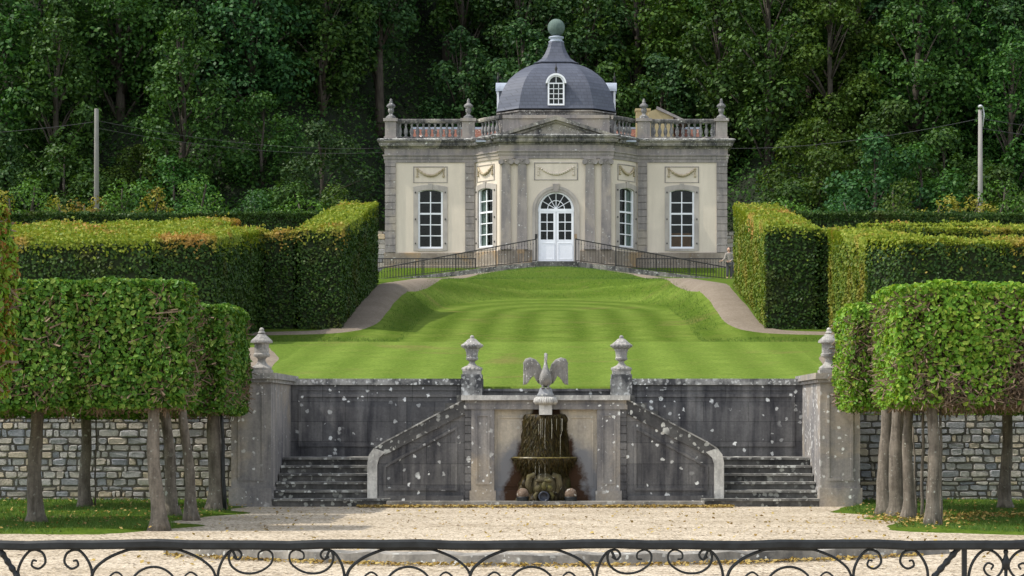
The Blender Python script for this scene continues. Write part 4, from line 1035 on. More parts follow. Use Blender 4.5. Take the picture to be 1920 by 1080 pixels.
# dormers
def dormer(rz):
    cs, sn = math.cos(rz), math.sin(rz)
    def fn(u, o, z):                                       # frame facing the camera when rz = 0; o measured from the dormer's face
        y = -(3.42 + o); return (u * cs - y * sn, RC + u * sn + y * cs, z)
    w, z0, zs_, rise = .47, 19.34, 20.58, .44
    c = arch_curve(w, zs_, rise, 12)
    t = MB(); t.prism([(-w - .04, z0 - .06)] + [(a * 1.08, b + .05) for a, b in c] + [(w + .04, z0 - .06)], -.12, -1.6, fn); d_ = t.done('dormer', M['slate'], pv)
    mb = MB(); ci = arch_curve(w - .09, zs_ + .04, rise - .1, 12)
    mb.ring([(-w + .09, z0 + .09)] + ci + [(w - .09, z0 + .09)], [(-w, z0)] + c + [(w, z0)], 0, -.12, fn, closed=True)
    for u in (-.137, .137): mb.lbox(u - .018, u + .018, -.03, -.08, z0 + .09, zs_ - .02, fn)
    mb.lbox(-.018, .018, -.03, -.08, zs_ + .02, zs_ + rise - .07, fn)
    for k in range(1, 4): z = z0 + .09 + (zs_ - z0 - .11) * k / 4; mb.lbox(-w + .09, w - .09, -.03, -.08, z - .018, z + .018, fn)
    mb.lbox(-w + .08, w - .08, -.02, -.1, zs_ - .03, zs_ + .035, fn)
    mb.done('frame', M['white'], d_)
    MB().prism([(-w + .08, z0 + .08)] + [(a * .84, b - .06) for a, b in c] + [(w - .08, z0 + .08)], -.06, -.065, fn).done('pane', M['glass'], d_)
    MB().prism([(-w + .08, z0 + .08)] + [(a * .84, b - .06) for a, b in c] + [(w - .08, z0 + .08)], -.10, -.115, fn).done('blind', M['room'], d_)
    mb = MB(); co = [(a * 1.24, zs_ + (b - zs_) * 1.27 - .0) for a, b in c]
    mb.ring([(a * 1.02, b + .01) for a, b in c], co, .07, -1.2, fn); mb.done('hood', M['white'] if abs(rz) < .1 else M['lead'], d_)
    mb = MB(); q = fn(0, -.05, 0); mb.lathe([(.10, 21.08), (.05, 21.16), (.035, 21.24), (.05, 21.3), (.085, 21.4), (.06, 21.48), (.025, 21.56), (.02, 21.72)], (q[0], q[1], 0), 10); mb.done('finial', M['iron_far'], d_, True)
for rz in (0, PI / 2, -PI / 2): dormer(rz)

# ------------------------------------------------------------------ ramps, landing, railings at the pavilion
o = MB().box(-1.15, 1.15, 116.3, DP - .14, 9.0, 10.28).box(-1.05, 1.05, 118.4, DP + .3, 10.28, 10.44).done('door_landing', M['step']); tag(o, 'stone landing with a threshold step under the white pavilion door', 'steps')
def ramp_part(s):
    x0, x1 = s * 1.16, s * 9.9
    V = []
    for d in (116.4, 117.9): V += [(x0, d, 8.6), (x1, d, 8.6), (x1, d, 9.22), (x0, d, 10.26)]
    o = build('access_ramp', V, [(0, 1, 2, 3), (4, 7, 6, 5), (0, 4, 5, 1), (1, 5, 6, 2), (2, 6, 7, 3), (3, 7, 4, 0)], M['cornice'])
    tag(o, 'low stone ramp climbing to the pavilion door from the ' + ('left' if s < 0 else 'right'), 'ramp', 'ramps to the door')
    o = MB().box(*sorted((s * 5.2, s * 10.4)), 118.5, 118.8, 8.9, 9.42).done('terrace_kerb', M['kerb']); tag(o, 'low grey kerb at the foot of the level railing, ' + ('left' if s < 0 else 'right') + ' of the door', 'kerb', 'kerbs in front of the pavilion')
ramp_part(-1); ramp_part(1)
def railing(x0, x1, d, zt0, zt1, zb0, zb1, lab, step=.155, posts=4, lantern=False):
    t = thing('iron_railing', ((x0 + x1) / 2, d, min(zb0, zb1)), lab, 'railing', 'railings at the pavilion')
    MB().tube([(x0, d, zt0), (x1, d, zt1)], .033, 6).done('top_rail', M['iron_far'], t)
    MB().tube([(x0, d, zt0 - .42 * (zt0 - zb0) / 1.1), (x1, d, zt1 - .42)], .014, 5).done('middle_rail', M['iron_far'], t) if 0 else None
    MB().tube([(x0, d, zb0 + .06), (x1, d, zb1 + .06)], .02, 5).done('bottom_rail', M['iron_far'], t)
    n = int(abs(x1 - x0) / step); n = min(n, 96)
    for i in range(1, n):
        f = i / n; x = x0 + (x1 - x0) * f; zt_ = zt0 + (zt1 - zt0) * f; zb_ = zb0 + (zb1 - zb0) * f
        mb = MB(); mb.box(x - .010, x + .010, d - .01, d + .01, zb_ + .07, zt_ - .02)
        mb.lathe([(.012, 0), (.034, .03), (.012, .07)], (x, d, zt_ - .25), 6); mb.done('bar', M['iron_far'], t)
    for i in range(posts):
        f = i / (posts - 1); x = x0 + (x1 - x0) * f; zt_ = zt0 + (zt1 - zt0) * f; zb_ = zb0 + (zb1 - zb0) * f
        MB().box(x - .03, x + .03, d - .03, d + .03, zb_ - .15, zt_ + .03).done('post', M['iron_far'], t)
    if lantern is not False:
        s = 1 if x1 > x0 else -1
        mb = MB(); mb.box(x1 - .07, x1 + .07, d - .06, d + .06, zt1 + .03, zt1 + .28)
        mb.done('post_box', lantern, t)
railing(-9.85, -1.08, 116.45, 9.86, 11.50, 9.24, 10.28, 'black iron railing along the left ramp, sloping up to the door', posts=5, lantern=M['iron_far'])
railing(9.85, 1.08, 116.45, 9.86, 11.50, 9.24, 10.28, 'black iron railing along the right ramp, sloping up to the door', posts=5, lantern=M['wood'])
railing(-10.3, -4.5, 118.65, 10.60, 10.60, 9.42, 9.42, 'level black iron railing in front of the left wing of the pavilion', posts=3)
railing(10.3, 4.5, 118.65, 10.60, 10.60, 9.42, 9.42, 'level black iron railing in front of the right wing of the pavilion', posts=3)
# small wooden sign stand left of the door
t = thing('sign_stand', (-1.9, 116.9, 10.17), 'small wooden board on two thin legs standing left of the pavilion door', 'sign')
mb = MB(); mb.box(-2.12, -1.72, 116.85, 116.9, 10.75, 10.98); mb.done('board', M['wood'], t)
for x in (-2.05, -1.79): MB().box(x - .02, x + .02, 116.86, 116.89, 10.0, 10.76).done('leg', M['wood'], t)
# low rubble walls beside the pavilion
rubble('rubble_wall', -20, -9.9, 126.2, 9.4, 12.75, 'low rubble wall seen between the left hedge and the pavilion', 1.6)
rubble('rubble_wall', 9.9, 20, 126.2, 9.4, 12.75, 'low rubble wall seen between the pavilion and the right hedge', 1.6)

# house behind the pavilion
hs_ = thing('house', (0, 138, 12), 'red roofed house with an ochre gable half hidden behind the pavilion balustrade', 'house')
MB().box(-9.3, 9.2, 138.3, 143, 10, 18.9).done('wall', M['ochre'], hs_)
rf = MB().prism([(-9.6, 18.7), (9.5, 18.7), (9.4, 20.75), (-9.5, 20.75)], 0, -.01, lambda u, o, z: (u, 138.0 + (z - 18.7) * 1.1 - o * 20, z)).done('roof', M['redbrick'], hs_)
MB().box(-9.55, 9.45, 140.2, 140.5, 20.72, 20.86).done('ridge', M['lead'], rf)
fn = flat(6.9, 137.6); MB().prism([(-1.0, 12), (.62, 12), (.62, 21.2), (-.35, 21.7), (-1.0, 21.5)], 0, -2.5, fn).done('gable', M['ochre'], hs_)
mb = MB(); mb.prism([(-.5, 21.66), (1.5, 20.75), (1.5, 20.9), (-.45, 21.84)], .15, -2.6, fn); mb.done('gable_coping', M['greystone'], hs_)
ch = MB().box(5.15, 6.05, 138.6, 139.4, 18, 21.7).done('chimney', M['ochre'], rf); MB().box(5.1, 6.1, 138.52, 139.48, 21.7, 21.85).done('chimney_cap', M['ochre'], hs_)

# ------------------------------------------------------------------ person by the right hedge
def skin_mesh(name, J, E, mat, parent, levels=1, base=(0, 0, 0)):
    me = bpy.data.meshes.new(name); off = wloc(parent)
    me.from_pydata([Vector(p[:3]) + Vector(base) - off for p in J], E, []); o = bpy.data.objects.new(name, me); COL.objects.link(o)
    md = o.modifiers.new('skin', 'SKIN'); md.use_smooth_shade = True
    for i, p in enumerate(J): me.skin_vertices[0].data[i].radius = (p[3], p[4] if len(p) > 4 else p[3])
    me.skin_vertices[0].data[0].use_root = True
    o.modifiers.new('sub', 'SUBSURF').levels = levels; o.modifiers['sub'].render_levels = levels
    dg = bpy.context.evaluated_depsgraph_get(); ev = o.evaluated_get(dg); nm = bpy.data.meshes.new_from_object(ev)
    bpy.data.objects.remove(o); nm.name = name
    r = bpy.data.objects.new(name, nm); COL.objects.link(r); nm.materials.clear(); nm.materials.append(mat); r.parent = parent; WL[r.name] = off
    return r
pd_ = 114.8; pxx = X(1367.5, pd_); pzz = G(pxx, pd_)
pr = thing('person', (pxx, pd_, pzz), 'person in a pale tunic and dark trousers standing beside the tall right hedge', 'person')
B = (pxx, pd_, pzz)
J = [(0, 0, .92, .13, .10), (0, .0, 1.10, .125, .09), (-.01, 0, 1.30, .15, .10), (-.02, 0, 1.42, .11, .08), (-.03, 0, 1.50, .05, .05),
     (-.10, -.03, .88, .085), (-.10, -.02, .48, .055), (-.11, .0, .10, .038), (-.13, -.12, .035, .03),
     (.09, .03, .88, .085), (.10, .05, .48, .055), (.10, .08, .10, .038), (.07, -.04, .035, .03),
     (-.17, -.02, 1.38, .05), (-.24, -.10, 1.12, .04), (-.42, -.20, .98, .03), (-.49, -.24, .96, .028),
     (.15, 0, 1.38, .05), (.20, -.02, 1.10, .04), (.02, -.16, .96, .03), (-.04, -.19, .94, .028)]
E = [(0, 1), (1, 2), (2, 3), (3, 4), (0, 5), (5, 6), (6, 7), (7, 8), (0, 9), (9, 10), (10, 11), (11, 12), (3, 13), (13, 14), (14, 15), (15, 16), (3, 17), (17, 18), (18, 19), (19, 20)]
body = skin_mesh('body', J, E, M['skin'], pr, 2, B)
mb = MB(); mb.sphere((pxx - .035, pd_ - .01, pzz + 1.60), .095, 16, 12, (.86, 1.05, 1.22)); mb.sphere((pxx - .07, pd_ - .105, pzz + 1.59), .018, 8, 6, (1, 1.3, 1.4))
for s in (-1, 1): mb.sphere((pxx - .035 + s * .083, pd_ + .005, pzz + 1.595), .02, 8, 6, (.5, 1, 1.5))
mb.done('head', M['skin'], pr, True)
mb = MB()
for s in (-1, 1): mb.sphere((pxx - .06 + s * .03, pd_ - .10, pzz + 1.615), .010, 6, 5)
mb.sphere((pxx - .06, pd_ - .10, pzz + 1.545), .02, 8, 5, (1.2, .4, .3)); mb.done('face_features', M['hair'], pr)
mb = MB(); mb.sphere((pxx - .02, pd_ + .025, pzz + 1.635), .105, 16, 10, (.92, 1.0, 1.1)); mb.sphere((pxx + .01, pd_ + .07, pzz + 1.55), .07, 12, 8, (1, .7, 1.4)); mb.done('hair', M['hair'], pr, True)
J = [(0, 0, .66, .20, .15), (0, 0, .92, .165, .125), (0, 0, 1.12, .15, .115), (-.01, 0, 1.30, .175, .125), (-.02, 0, 1.41, .13, .10), (-.03, 0, 1.47, .065, .06),
     (-.18, -.02, 1.38, .07), (-.245, -.10, 1.12, .058), (-.38, -.18, 1.0, .048), (.16, 0, 1.38, .07), (.205, -.02, 1.10, .058), (.06, -.135, .975, .046)]
E = [(0, 1), (1, 2), (2, 3), (3, 4), (4, 5), (4, 6), (6, 7), (7, 8), (4, 9), (9, 10), (10, 11)]
skin_mesh('tunic', J, E, M['cloth_light'], pr, 2, B)
J = [(0, 0, .90, .145, .11), (-.10, -.03, .84, .10), (-.10, -.02, .48, .085), (-.11, .0, .13, .075), (.09, .03, .84, .10), (.10, .05, .48, .085), (.10, .08, .13, .075)]
skin_mesh('trousers', J, [(0, 1), (1, 2), (2, 3), (0, 4), (4, 5), (5, 6)], M['cloth_dark'], pr, 2, B)
mb = MB()
for s, dx, dy in ((-1, -.115, -.04), (1, .09, .04)): mb.sphere((pxx + dx, pd_ + dy, pzz + .045), .055, 10, 6, (.9, 2.0, .8))
mb.done('shoes', M['cloth_dark'], pr, True)
mb = MB()
for hx, hy, hz, dx, dy in ((-.51, -.25, .955, -.9, -.43), (-.06, -.20, .935, -.95, -.3)):
    for k in range(4):
        a = (pxx + hx + .004 * k, pd_ + hy + (k - 1.5) * .011, pzz + hz + .01 - .012 * k); L = (.075, .082, .078, .06)[k]
        mb.tube([a, (a[0] + dx * L * .55, a[1] + dy * L * .55, a[2] - .005), (a[0] + dx * L, a[1] + dy * L, a[2] - .025)], [.0095, .009, .007], 6)
    mb.tube([(pxx + hx + .03, pd_ + hy + .0, pzz + hz + .02), (pxx + hx - .01, pd_ + hy - .01, pzz + hz + .05)], [.011, .008], 6)
mb.done('fingers', M['skin'], pr, True)
# ------------------------------------------------------------------ hedges
def quad_pts(a, b, c, d, n):
    u = rng.random(n)[:, None]; v = rng.random(n)[:, None]
    a, b, c, d = (np.array(q, float) for q in (a, b, c, d))
    return a * (1 - u) * (1 - v) + b * u * (1 - v) + c * u * v + d * (1 - u) * v
def area(a, b, c, d):
    a, b, c, d = (np.array(q, float) for q in (a, b, c, d)); return .5 * np.linalg.norm(np.cross(c - a, d - b))
def hedge(foot, tops, lab, dens=330, size=.10, top_dens=480, shoot=.10, faces=(0, 1, 2, 3), base=None, topmat='shoots', group=None, bumpy=.05, sunny=-1):
    """foot: four plan corners (x, d) in order; tops: heights of the corners"""
    foot = [np.array(p, float) for p in foot]; c = sum(foot) / 4
    bz = [G(*p) - .1 for p in foot] if base is None else base
    t = thing('clipped_hedge', (c[0], c[1], min(bz)), lab, 'hedge', group)
    lo = [(*p, z) for p, z in zip(foot, bz)]; hi = [(*p, z) for p, z in zip(foot, tops)]
    def shr(p, k=.10): v = c - p[:2]; L = np.abs(v); return tuple(p[:2] + np.sign(v) * np.minimum(k, L * .5))
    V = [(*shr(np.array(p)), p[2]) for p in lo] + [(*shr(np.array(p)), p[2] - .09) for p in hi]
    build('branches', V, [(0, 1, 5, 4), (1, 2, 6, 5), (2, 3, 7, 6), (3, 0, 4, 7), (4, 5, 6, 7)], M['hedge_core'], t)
    P = []; Nn = []
    for i in faces:
        j = (i + 1) % 4; q = (lo[i], lo[j], hi[j], hi[i]); n = min(int(area(*q) * dens), 26000)
        p = quad_pts(*q, n); e = foot[j] - foot[i]; nn = np.array([e[1], -e[0], 0.]); nn /= np.linalg.norm(nn)
        if nn[:2] @ (foot[i] - c) < 0: nn = -nn
        p += nn * (-np.abs(rng.normal(size=(n, 1))) * .05 + .015 + bumpy * wob(p, 2.2)[:, None] * .8)
        P.append(p); Nn.append(nn * .95 + rng.normal(size=(n, 3)) * .45 + np.array([0, 0, .30]))
    PL = P; P = np.concatenate(P); Nn = np.concatenate(Nn)
    off = np.array(wloc(t))
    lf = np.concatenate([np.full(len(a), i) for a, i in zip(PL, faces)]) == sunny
    for nm_, sel_, mt_ in (('foliage', ~lf, 'hedge'), ('sunlit_yellow_foliage', lf, 'hedge_sunlit')):
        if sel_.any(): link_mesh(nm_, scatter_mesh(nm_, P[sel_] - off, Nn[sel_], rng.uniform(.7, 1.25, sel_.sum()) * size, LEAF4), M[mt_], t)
    n = min(int(area(*hi) * top_dens), 60000); p = quad_pts(*hi, n)
    dz = bumpy * 1.6 * wob(p * np.array([1, 1, 0]), 1.1)
    p[:, 2] += np.abs(rng.normal(size=n)) * .07 + dz - .02
    sel = rng.random(n) < .55
    Nn = rng.normal(size=(n, 3)) * .55 + np.array([0, -.15, .9])
    Nn[sel] = rng.normal(size=(sel.sum(), 3)) * np.array([1, 1, .25])
    for i in faces:                                          # young shoots spilling over the edges, thinning out downwards
        j = (i + 1) % 4; L = np.linalg.norm(foot[j] - foot[i]); k = int(L * 130); u = rng.random((k, 1))
        e = np.array(hi[i]) * (1 - u) + np.array(hi[j]) * u; v = e[:, :2] - c; v /= np.linalg.norm(v, axis=1, keepdims=True)
        e[:, :2] += v * rng.uniform(-.02, .05, (k, 1)); e[:, 2] -= rng.exponential(.13, k) - .05
        p = np.concatenate([p, e]); Nn = np.concatenate([Nn, np.concatenate([v, np.full((k, 1), .5)], 1) + rng.normal(size=(k, 3)) * .5])
    n = len(p)
    link_mesh('new_growth', scatter_mesh('new_growth', p - off, Nn, rng.uniform(.6, 1.4, n) * shoot, LEAF4, up=None), M[topmat], t)
    return t
# left side
hedge([(-6.4, 65), (-7.75, 65), (-7.75, 78), (-6.4, 77.8)], [7.46, 7.42, 9.5, 9.52], 'tall clipped hedge left of the lawn running uphill along the path towards the pavilion', faces=(0, 1, 2, 3))
hedge([(-7.8, 65.05), (-8.85, 65.05), (-8.85, 66.3), (-7.8, 66.3)], [7.38, 7.3, 7.32, 7.40], 'short dark hedge face joining the two left hedges at the path', faces=(0, 1, 2, 3))
hedge([(-8.85, 56.4), (-10.3, 55.6), (-10.3, 66), (-8.85, 66)], [6.44, 6.34, 7.48, 7.50], 'hedge left of the lawn stepping downhill from the short joining hedge', faces=(0, 1, 2, 3))
hedge([(-10.32, 55.5), (-23, 55.5), (-23, 73), (-10.32, 70.5)], [6.32, 6.1, 8.1, 8.2], 'broad flat topped left hedge with a yellow and orange top above the clipped trees', faces=(0, 3), top_dens=330, bumpy=.13)
hedge([(-7.9, 80), (-24, 80), (-24, 81.3), (-7.9, 81.3)], [9.36, 9.3, 9.3, 9.4], 'long low dark hedge behind the broad left hedge', faces=(0, 3), topmat='hedge', shoot=.11)
# right side
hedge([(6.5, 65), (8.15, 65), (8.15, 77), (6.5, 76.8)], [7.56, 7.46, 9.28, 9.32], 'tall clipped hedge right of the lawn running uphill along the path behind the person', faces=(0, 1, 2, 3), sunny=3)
hedge([(8.2, 65.05), (8.9, 65.05), (8.9, 66.3), (8.2, 66.3)], [7.44, 7.42, 7.44, 7.46], 'narrow dark hedge face joining the two right hedges at the path', faces=(0, 1, 2, 3))
hedge([(8.45, 57), (9.95, 57.4), (9.95, 66), (8.45, 66)], [6.46, 6.5, 7.5, 7.52], 'hedge right of the lawn stepping downhill from the narrow joining hedge, its sunlit side yellow', faces=(0, 1, 2, 3), sunny=3)
hedge([(8.47, 56.95), (9.15, 55.5), (23, 55.5), (23, 59.5)], [6.44, 6.28, 6.0, 6.35], 'broad right hedge with an orange tipped top above the clipped trees', faces=(0, 1, 3), bumpy=.09)
hedge([(10.0, 64), (23, 64), (23, 66.2), (10.0, 66.2)], [7.42, 7.2, 7.35, 7.6], 'middle hedge row right of the lawn with a yellow green top', faces=(0, 3), bumpy=.1)
hedge([(10.3, 70.5), (23, 70.5), (23, 72), (10.3, 72)], [8.1, 8.0, 8.1, 8.2], 'upper hedge row right of the lawn, second from the back', faces=(0, 3), bumpy=.1)
hedge([(8.3, 80), (24, 80), (24, 81.3), (8.3, 81.3)], [9.36, 9.25, 9.3, 9.4], 'long low dark hedge behind the right hedge rows', faces=(0, 3), topmat='hedge', shoot=.11)

# ------------------------------------------------------------------ clipped lime trees
def box_cloud(b, dens, jit, bump_=.07):
    x0, x1, y0, y1, z0, z1 = b; P = []; Nn = []
    for ax, side in ((1, 0), (1, 1), (0, 0), (0, 1), (2, 0), (2, 1)):
        L = [x1 - x0, y1 - y0, z1 - z0]; o = [a for a in range(3) if a != ax]; n = int(L[o[0]] * L[o[1]] * dens * (.8 if ax == 2 else 1))
        p = np.empty((n, 3)); p[:, o[0]] = rng.random(n) * L[o[0]]; p[:, o[1]] = rng.random(n) * L[o[1]]; p[:, ax] = L[ax] * side
        p += np.array([x0, y0, z0]); nn = np.zeros(3); nn[ax] = 1 if side else -1
        p += nn * (-np.abs(rng.normal(size=(n, 1))) * jit + .02 + bump_ * wob(p, 2.6)[:, None])
        P.append(p); Nn.append(np.tile(nn, (n, 1)))
    P = np.concatenate(P); Nn = np.concatenate(Nn)
    c = np.array([(x0 + x1) / 2, (y0 + y1) / 2, (z0 + z1) / 2]); h = np.array([x1 - x0, y1 - y0, z1 - z0]) / 2   # round the corners
    q = np.abs(P - c) / h; k = np.maximum(q.sum(1) - q.max(1) - 1.35, 0)
    P = c + (P - c) * (1 - .07 * k)[:, None]
    return P, Nn
def lime(x, d, crown, lab, r=.16, lean=0, leaf='lime', patches=.0, seed=0, dens=1500, size=.074, second=None, rusty=0, shoots=False):
    zb = .0
    t = thing('clipped_tree', (x, d, zb), lab, 'tree', 'clipped trees beside the fountain court'); off = np.array(wloc(t))
    x0, x1, y0, y1, z0, z1 = crown; cx_, cy_ = (x0 + x1) / 2, (y0 + y1) / 2
    pts = []; rad = []
    for i in range(15):
        f = i / 14; z = -.05 + f * (z1 - .7)
        wx = .022 * math.sin(i * .7 + seed) + lean * f; wy = .02 * math.cos(i * .6 + seed)
        flare = 1 + .75 * math.exp(-f * 16)
        pts.append((x + wx, d + wy, z)); rad.append(r * flare * (1 - .32 * f) * (1 + .05 * math.sin(i * 2.1 + seed)))
    r *= .88; rad = [q * .88 for q in rad]
    mb = MB(); mb.tube(pts, rad, 14)
    for k in range(5):                                       # root buttresses
        an = 2 * PI * k / 5 + seed; mb.tube([(x + r * .7 * math.cos(an), d + r * .7 * math.sin(an), .20), (x + r * 1.15 * math.cos(an), d + r * 1.15 * math.sin(an), .06), (x + r * 1.6 * math.cos(an), d + r * 1.6 * math.sin(an), -.05)], [r * .3, r * .3, r * .16], 8)
    mb.done('trunk', M['bark'], t, True)
    mb = MB(); rs = random.Random(seed)
    top = Vector((pts[-1][0], pts[-1][1], z0 + .1))
    for k in range(16):                                      # limbs spreading inside the crown
        a = Vector((rs.uniform(x0 + .1, x1 - .1), rs.uniform(y0 + .1, y1 - .1), rs.uniform(z0 + .25, z1 - .1))); m_ = (top + a) / 2 + Vector((0, 0, rs.uniform(-.1, .3)))
        s0 = Vector((top.x, top.y, rs.uniform(z0 - .05, z0 + .5))); mb.tube([s0, m_, a], [.05, .032, .012], 6)
    mb.done('limbs', M['bark'], t, True)
    P, Nn = box_cloud(crown, dens, .11)
    keep = np.ones(len(P), bool)
    if patches: keep = wob(P * np.array([1, 1, .4]), 2.2) + .3 * rng.normal(size=len(P)) < .95 - 2.4 * patches
    P1 = P[keep]; N1 = Nn[keep]
    Nl = N1 * .75 + rng.normal(size=N1.shape) * .5 + np.array([0, 0, .35])
    link_mesh('foliage', scatter_mesh('foliage', P1 - off, Nl, rng.uniform(.5, 1.5, len(P1)) * size, LEAF6), M[leaf], t)
    # twigs: short brown shoots just under the leaf surface
    n = int(len(P) * .34); i = rng.choice(np.where(Nn[:, 2] < .5)[0], n); Q = P[i] - Nn[i] * rng.uniform(.05 if patches > .2 else .12, .32, (n, 1)); Q[:, 2] = np.minimum(Q[:, 2], z1 - .24)
    link_mesh('twigs', scatter_mesh('twigs', Q - off, rng.normal(size=(n, 3)), rng.uniform(.12, .42, n), TWIG), M['twig'], t)
    if patches > .2:
        Q = P[(~keep) & (Nn[:, 2] < .5) & (P[:, 2] < z1 - .2)]; Q = Q[rng.random(len(Q)) < .6]
        link_mesh('bare_twigs', scatter_mesh('bare_twigs', Q - off, rng.normal(size=Q.shape), rng.uniform(.10, .34, len(Q)), TWIG), M['twig'], t)
    # leaves inside
    n = int((x1 - x0) * (y1 - y0) * (z1 - z0) * 300); Q = np.array([x0 + .3, y0 + .3, z0 + .25]) + rng.random((n, 3)) * np.array([x1 - x0 - .6, y1 - y0 - .6, z1 - z0 - .5])
    link_mesh('inner_foliage', scatter_mesh('inner_foliage', Q - off, rng.normal(size=(n, 3)), rng.uniform(.10, .17, n), LEAF4), M['lime_shaded' if not rusty else 'rust'], t)
    if rusty:
        k = rng.random(len(P)) < rusty; link_mesh('rusty_foliage', scatter_mesh('rusty_foliage', P[k] - off, Nn[k] * .6 + rng.normal(size=(k.sum(), 3)) * .5, rng.uniform(.7, 1.3, k.sum()) * size, LEAF6), M['rust'], t)
    if shoots:
        k = rng.integers(0, len(P), int(len(P) * .06)); Q = P[k] + Nn[k] * .05; Q[:, 2] += .04
        link_mesh('loose_shoots', scatter_mesh('loose_shoots', Q - off, rng.normal(size=(len(k), 3)), rng.uniform(.8, 1.5, len(k)) * size, LEAF6), M[leaf], t)
    return t
# left block
lime(X(297, 32.4), 32.4, (-7.1, -5.38, 32.1, 33.5, 1.86, 3.80), 'clipped tree left of the fountain nearest the court, pale leaning trunk at the grass edge', .125, -.14, 'lime_shaded', .10, 1)
lime(X(67, 34.3), 34.3, (-10.2, -7.05, 32.0, 35.6, 1.84, 3.80), 'clipped tree at the left with a straight dark trunk, second from the frame edge', .14, 0, 'lime_shaded', .05, 2)
lime(X(160, 40.5), 40.5, (-10.6, -7.0, 38.6, 41.8, 1.78, 3.5), 'clipped tree set back close to the left rubble wall', .13, 0, 'lime_shaded', .1, 3)
lime(X(325, 36.6), 36.6, (-7.6, -6.15, 35.7, 37.4, 1.9, 3.74), 'clipped tree behind the nearest left tree with a leaning dark trunk', .12, -.22, 'lime_shaded', .1, 4)
lime(X(360, 35.6), 35.6, (-7.2, -6.05, 34.2, 36.6, 1.9, 3.72), 'clipped tree with a slim trunk leaning left between two others on the left', .105, -.22, 'lime_shaded', .1, 5, dens=500)
lime(X(405, 38.9), 38.9, (-7.2, -5.68, 37.8, 41.0, 1.80, 3.74), 'clipped tree beside the left pier with a thick trunk', .17, -.04, 'lime_shaded', .18, 6)
lime(-6.4, 20.8, (-8.6, -5.17, 20.2, 21.4, 1.9, 3.82), 'nearest clipped tree with rusty leaves cut off by the left frame edge', .15, 0, 'lime', .1, 7, rusty=.4)
lime(-12.1, 34.0, (-13.6, -10.3, 32.0, 36, 1.84, 3.78), 'clipped tree standing outside the view beyond the left edge', .14, 0, 'lime_shaded', .05, 8, dens=420) if 0 else None
# right block
lime(X(1750, 33.4), 33.4, (5.52, 7.75, 33.0, 35.7, 1.92, 3.80), 'clipped tree right of the fountain nearest the court with bare brown twig patches', .115, 0, 'lime', .34, 11)
lime(9.9, 33.6, (7.7, 11.3, 33.0, 35.8, 1.92, 3.82), 'clipped tree at the right frame edge with dense bright leaves', .13, 0, 'lime', .16, 12)
lime(X(1702, 35.2), 35.2, (6.0, 7.5, 35.7, 37.0, 1.92, 3.62), 'clipped tree with a bent slim trunk on the right, third from the pier', .11, .02, 'lime', .25, 13, dens=600)
lime(X(1681, 36.6), 36.6, (5.95, 7.2, 37.0, 38.3, 1.92, 3.62), 'clipped tree with a stout speckled trunk on the right, second from the pier', .16, .03, 'lime', .2, 14, dens=600)
lime(X(1658, 37.4), 37.4, (5.52, 7.2, 38.3, 40.6, 1.9, 3.74), 'clipped tree beside the right pier, first of the right trunks', .15, .06, 'lime', .25, 15)
lime(X(1885, 39.6), 39.6, (7.3, 10.6, 37.9, 41.4, 1.86, 3.62), 'clipped tree set back close to the right rubble wall', .13, .05, 'lime', .1, 16)
# thin stakes and suckers beside trunks
def stake(x, d, h, r, lab, lean=0, mat='bark'):
    mb = MB(); mb.tube([(x + lean * i / 6 + .01 * math.sin(i * 2), d, -.02 + h * i / 6) for i in range(7)], [r * (1 - .04 * i) for i in range(7)], 7); o = mb.done('stake', M[mat], None, True); tag(o, lab, 'stake')
stake(X(1766, 33.5), 33.6, 1.95, .028, 'thin grey stake close beside the nearest right trunk')
stake(X(1728, 35.6), 35.6, 1.9, .03, 'thin pale sapling stem between the right trunks', .03)
stake(X(1718, 36.2), 36.2, 1.6, .018, 'thinnest curved sapling stem between the right trunks', -.05)
stake(X(1737, 36.0), 36.0, 1.2, .022, 'short dark stick between the right trunks', .05)
stake(X(178, 40.6), 40.6, 1.9, .018, 'thin stake beside the trunk near the left rubble wall', .03)
stake(X(421, 38.8), 38.8, 1.95, .04, 'black drainpipe like post beside the thick trunk at the left pier', -.05, 'iron')

# ------------------------------------------------------------------ grass blades, fallen leaves
def blades(name, P, s0, s1, mat, lab_kind='stuff'):
    n = len(P); Nn = rng.normal(size=(n, 3)) * np.array([1, 1, .1]); up = np.tile(np.array([0, 0, 1.]), (n, 1)) + rng.normal(size=(n, 3)) * .35
    # blade grows along b = n x t: choose reference so that b points up
    T = np.cross(up, Nn); 
    me = scatter_mesh(name, P, Nn, rng.uniform(s0, s1, n), BLADE, up=up)
    o = bpy.data.objects.new(name, me); COL.objects.link(o); me.materials.append(mat); return kind(o, 'stuff')
def verge_pts(s, xin, n):
    d = 31.2 + (44 - 31.2) * rng.random(n) ** 1.0; x = xin + .3 + (12 - xin) * rng.random(n) + .25 * np.sin(d * 1.1) + np.maximum(0, 31.2 + 1.6 - d) * .7 + .1
    return np.stack([s * x, d + .12, np.full(n, .02)], 1)
blades('verge_grass', np.concatenate([verge_pts(-1, 5.55, 45000), verge_pts(1, 5.35, 45000)]), .03, .085, M['blade'])
n = 170000; xx = rng.uniform(-8.2, 8.2, n); dd = 44.8 + (113 - 44.8) * rng.random(n) ** 1.25
ok = (dd > 58.8) & (np.sqrt((xx / 4.45) ** 2 + (np.maximum(dd - 80, 0) / 14.5) ** 2) > .97) & ~((np.abs(xx) > 4.5) & (dd > 62) & (dd < 65.4)) & ~((np.abs(xx) > 5.2) & (dd > 62)) & ~((np.abs(xx) > 6.0) & (dd < 56)) & ~((np.abs(xx) > 3.9) & (dd > 95))
xx, dd = xx[ok], dd[ok]
blades('lawn_grass', np.stack([xx, dd, ground(xx, dd) - .005], 1), .03, .085, M['blade'])
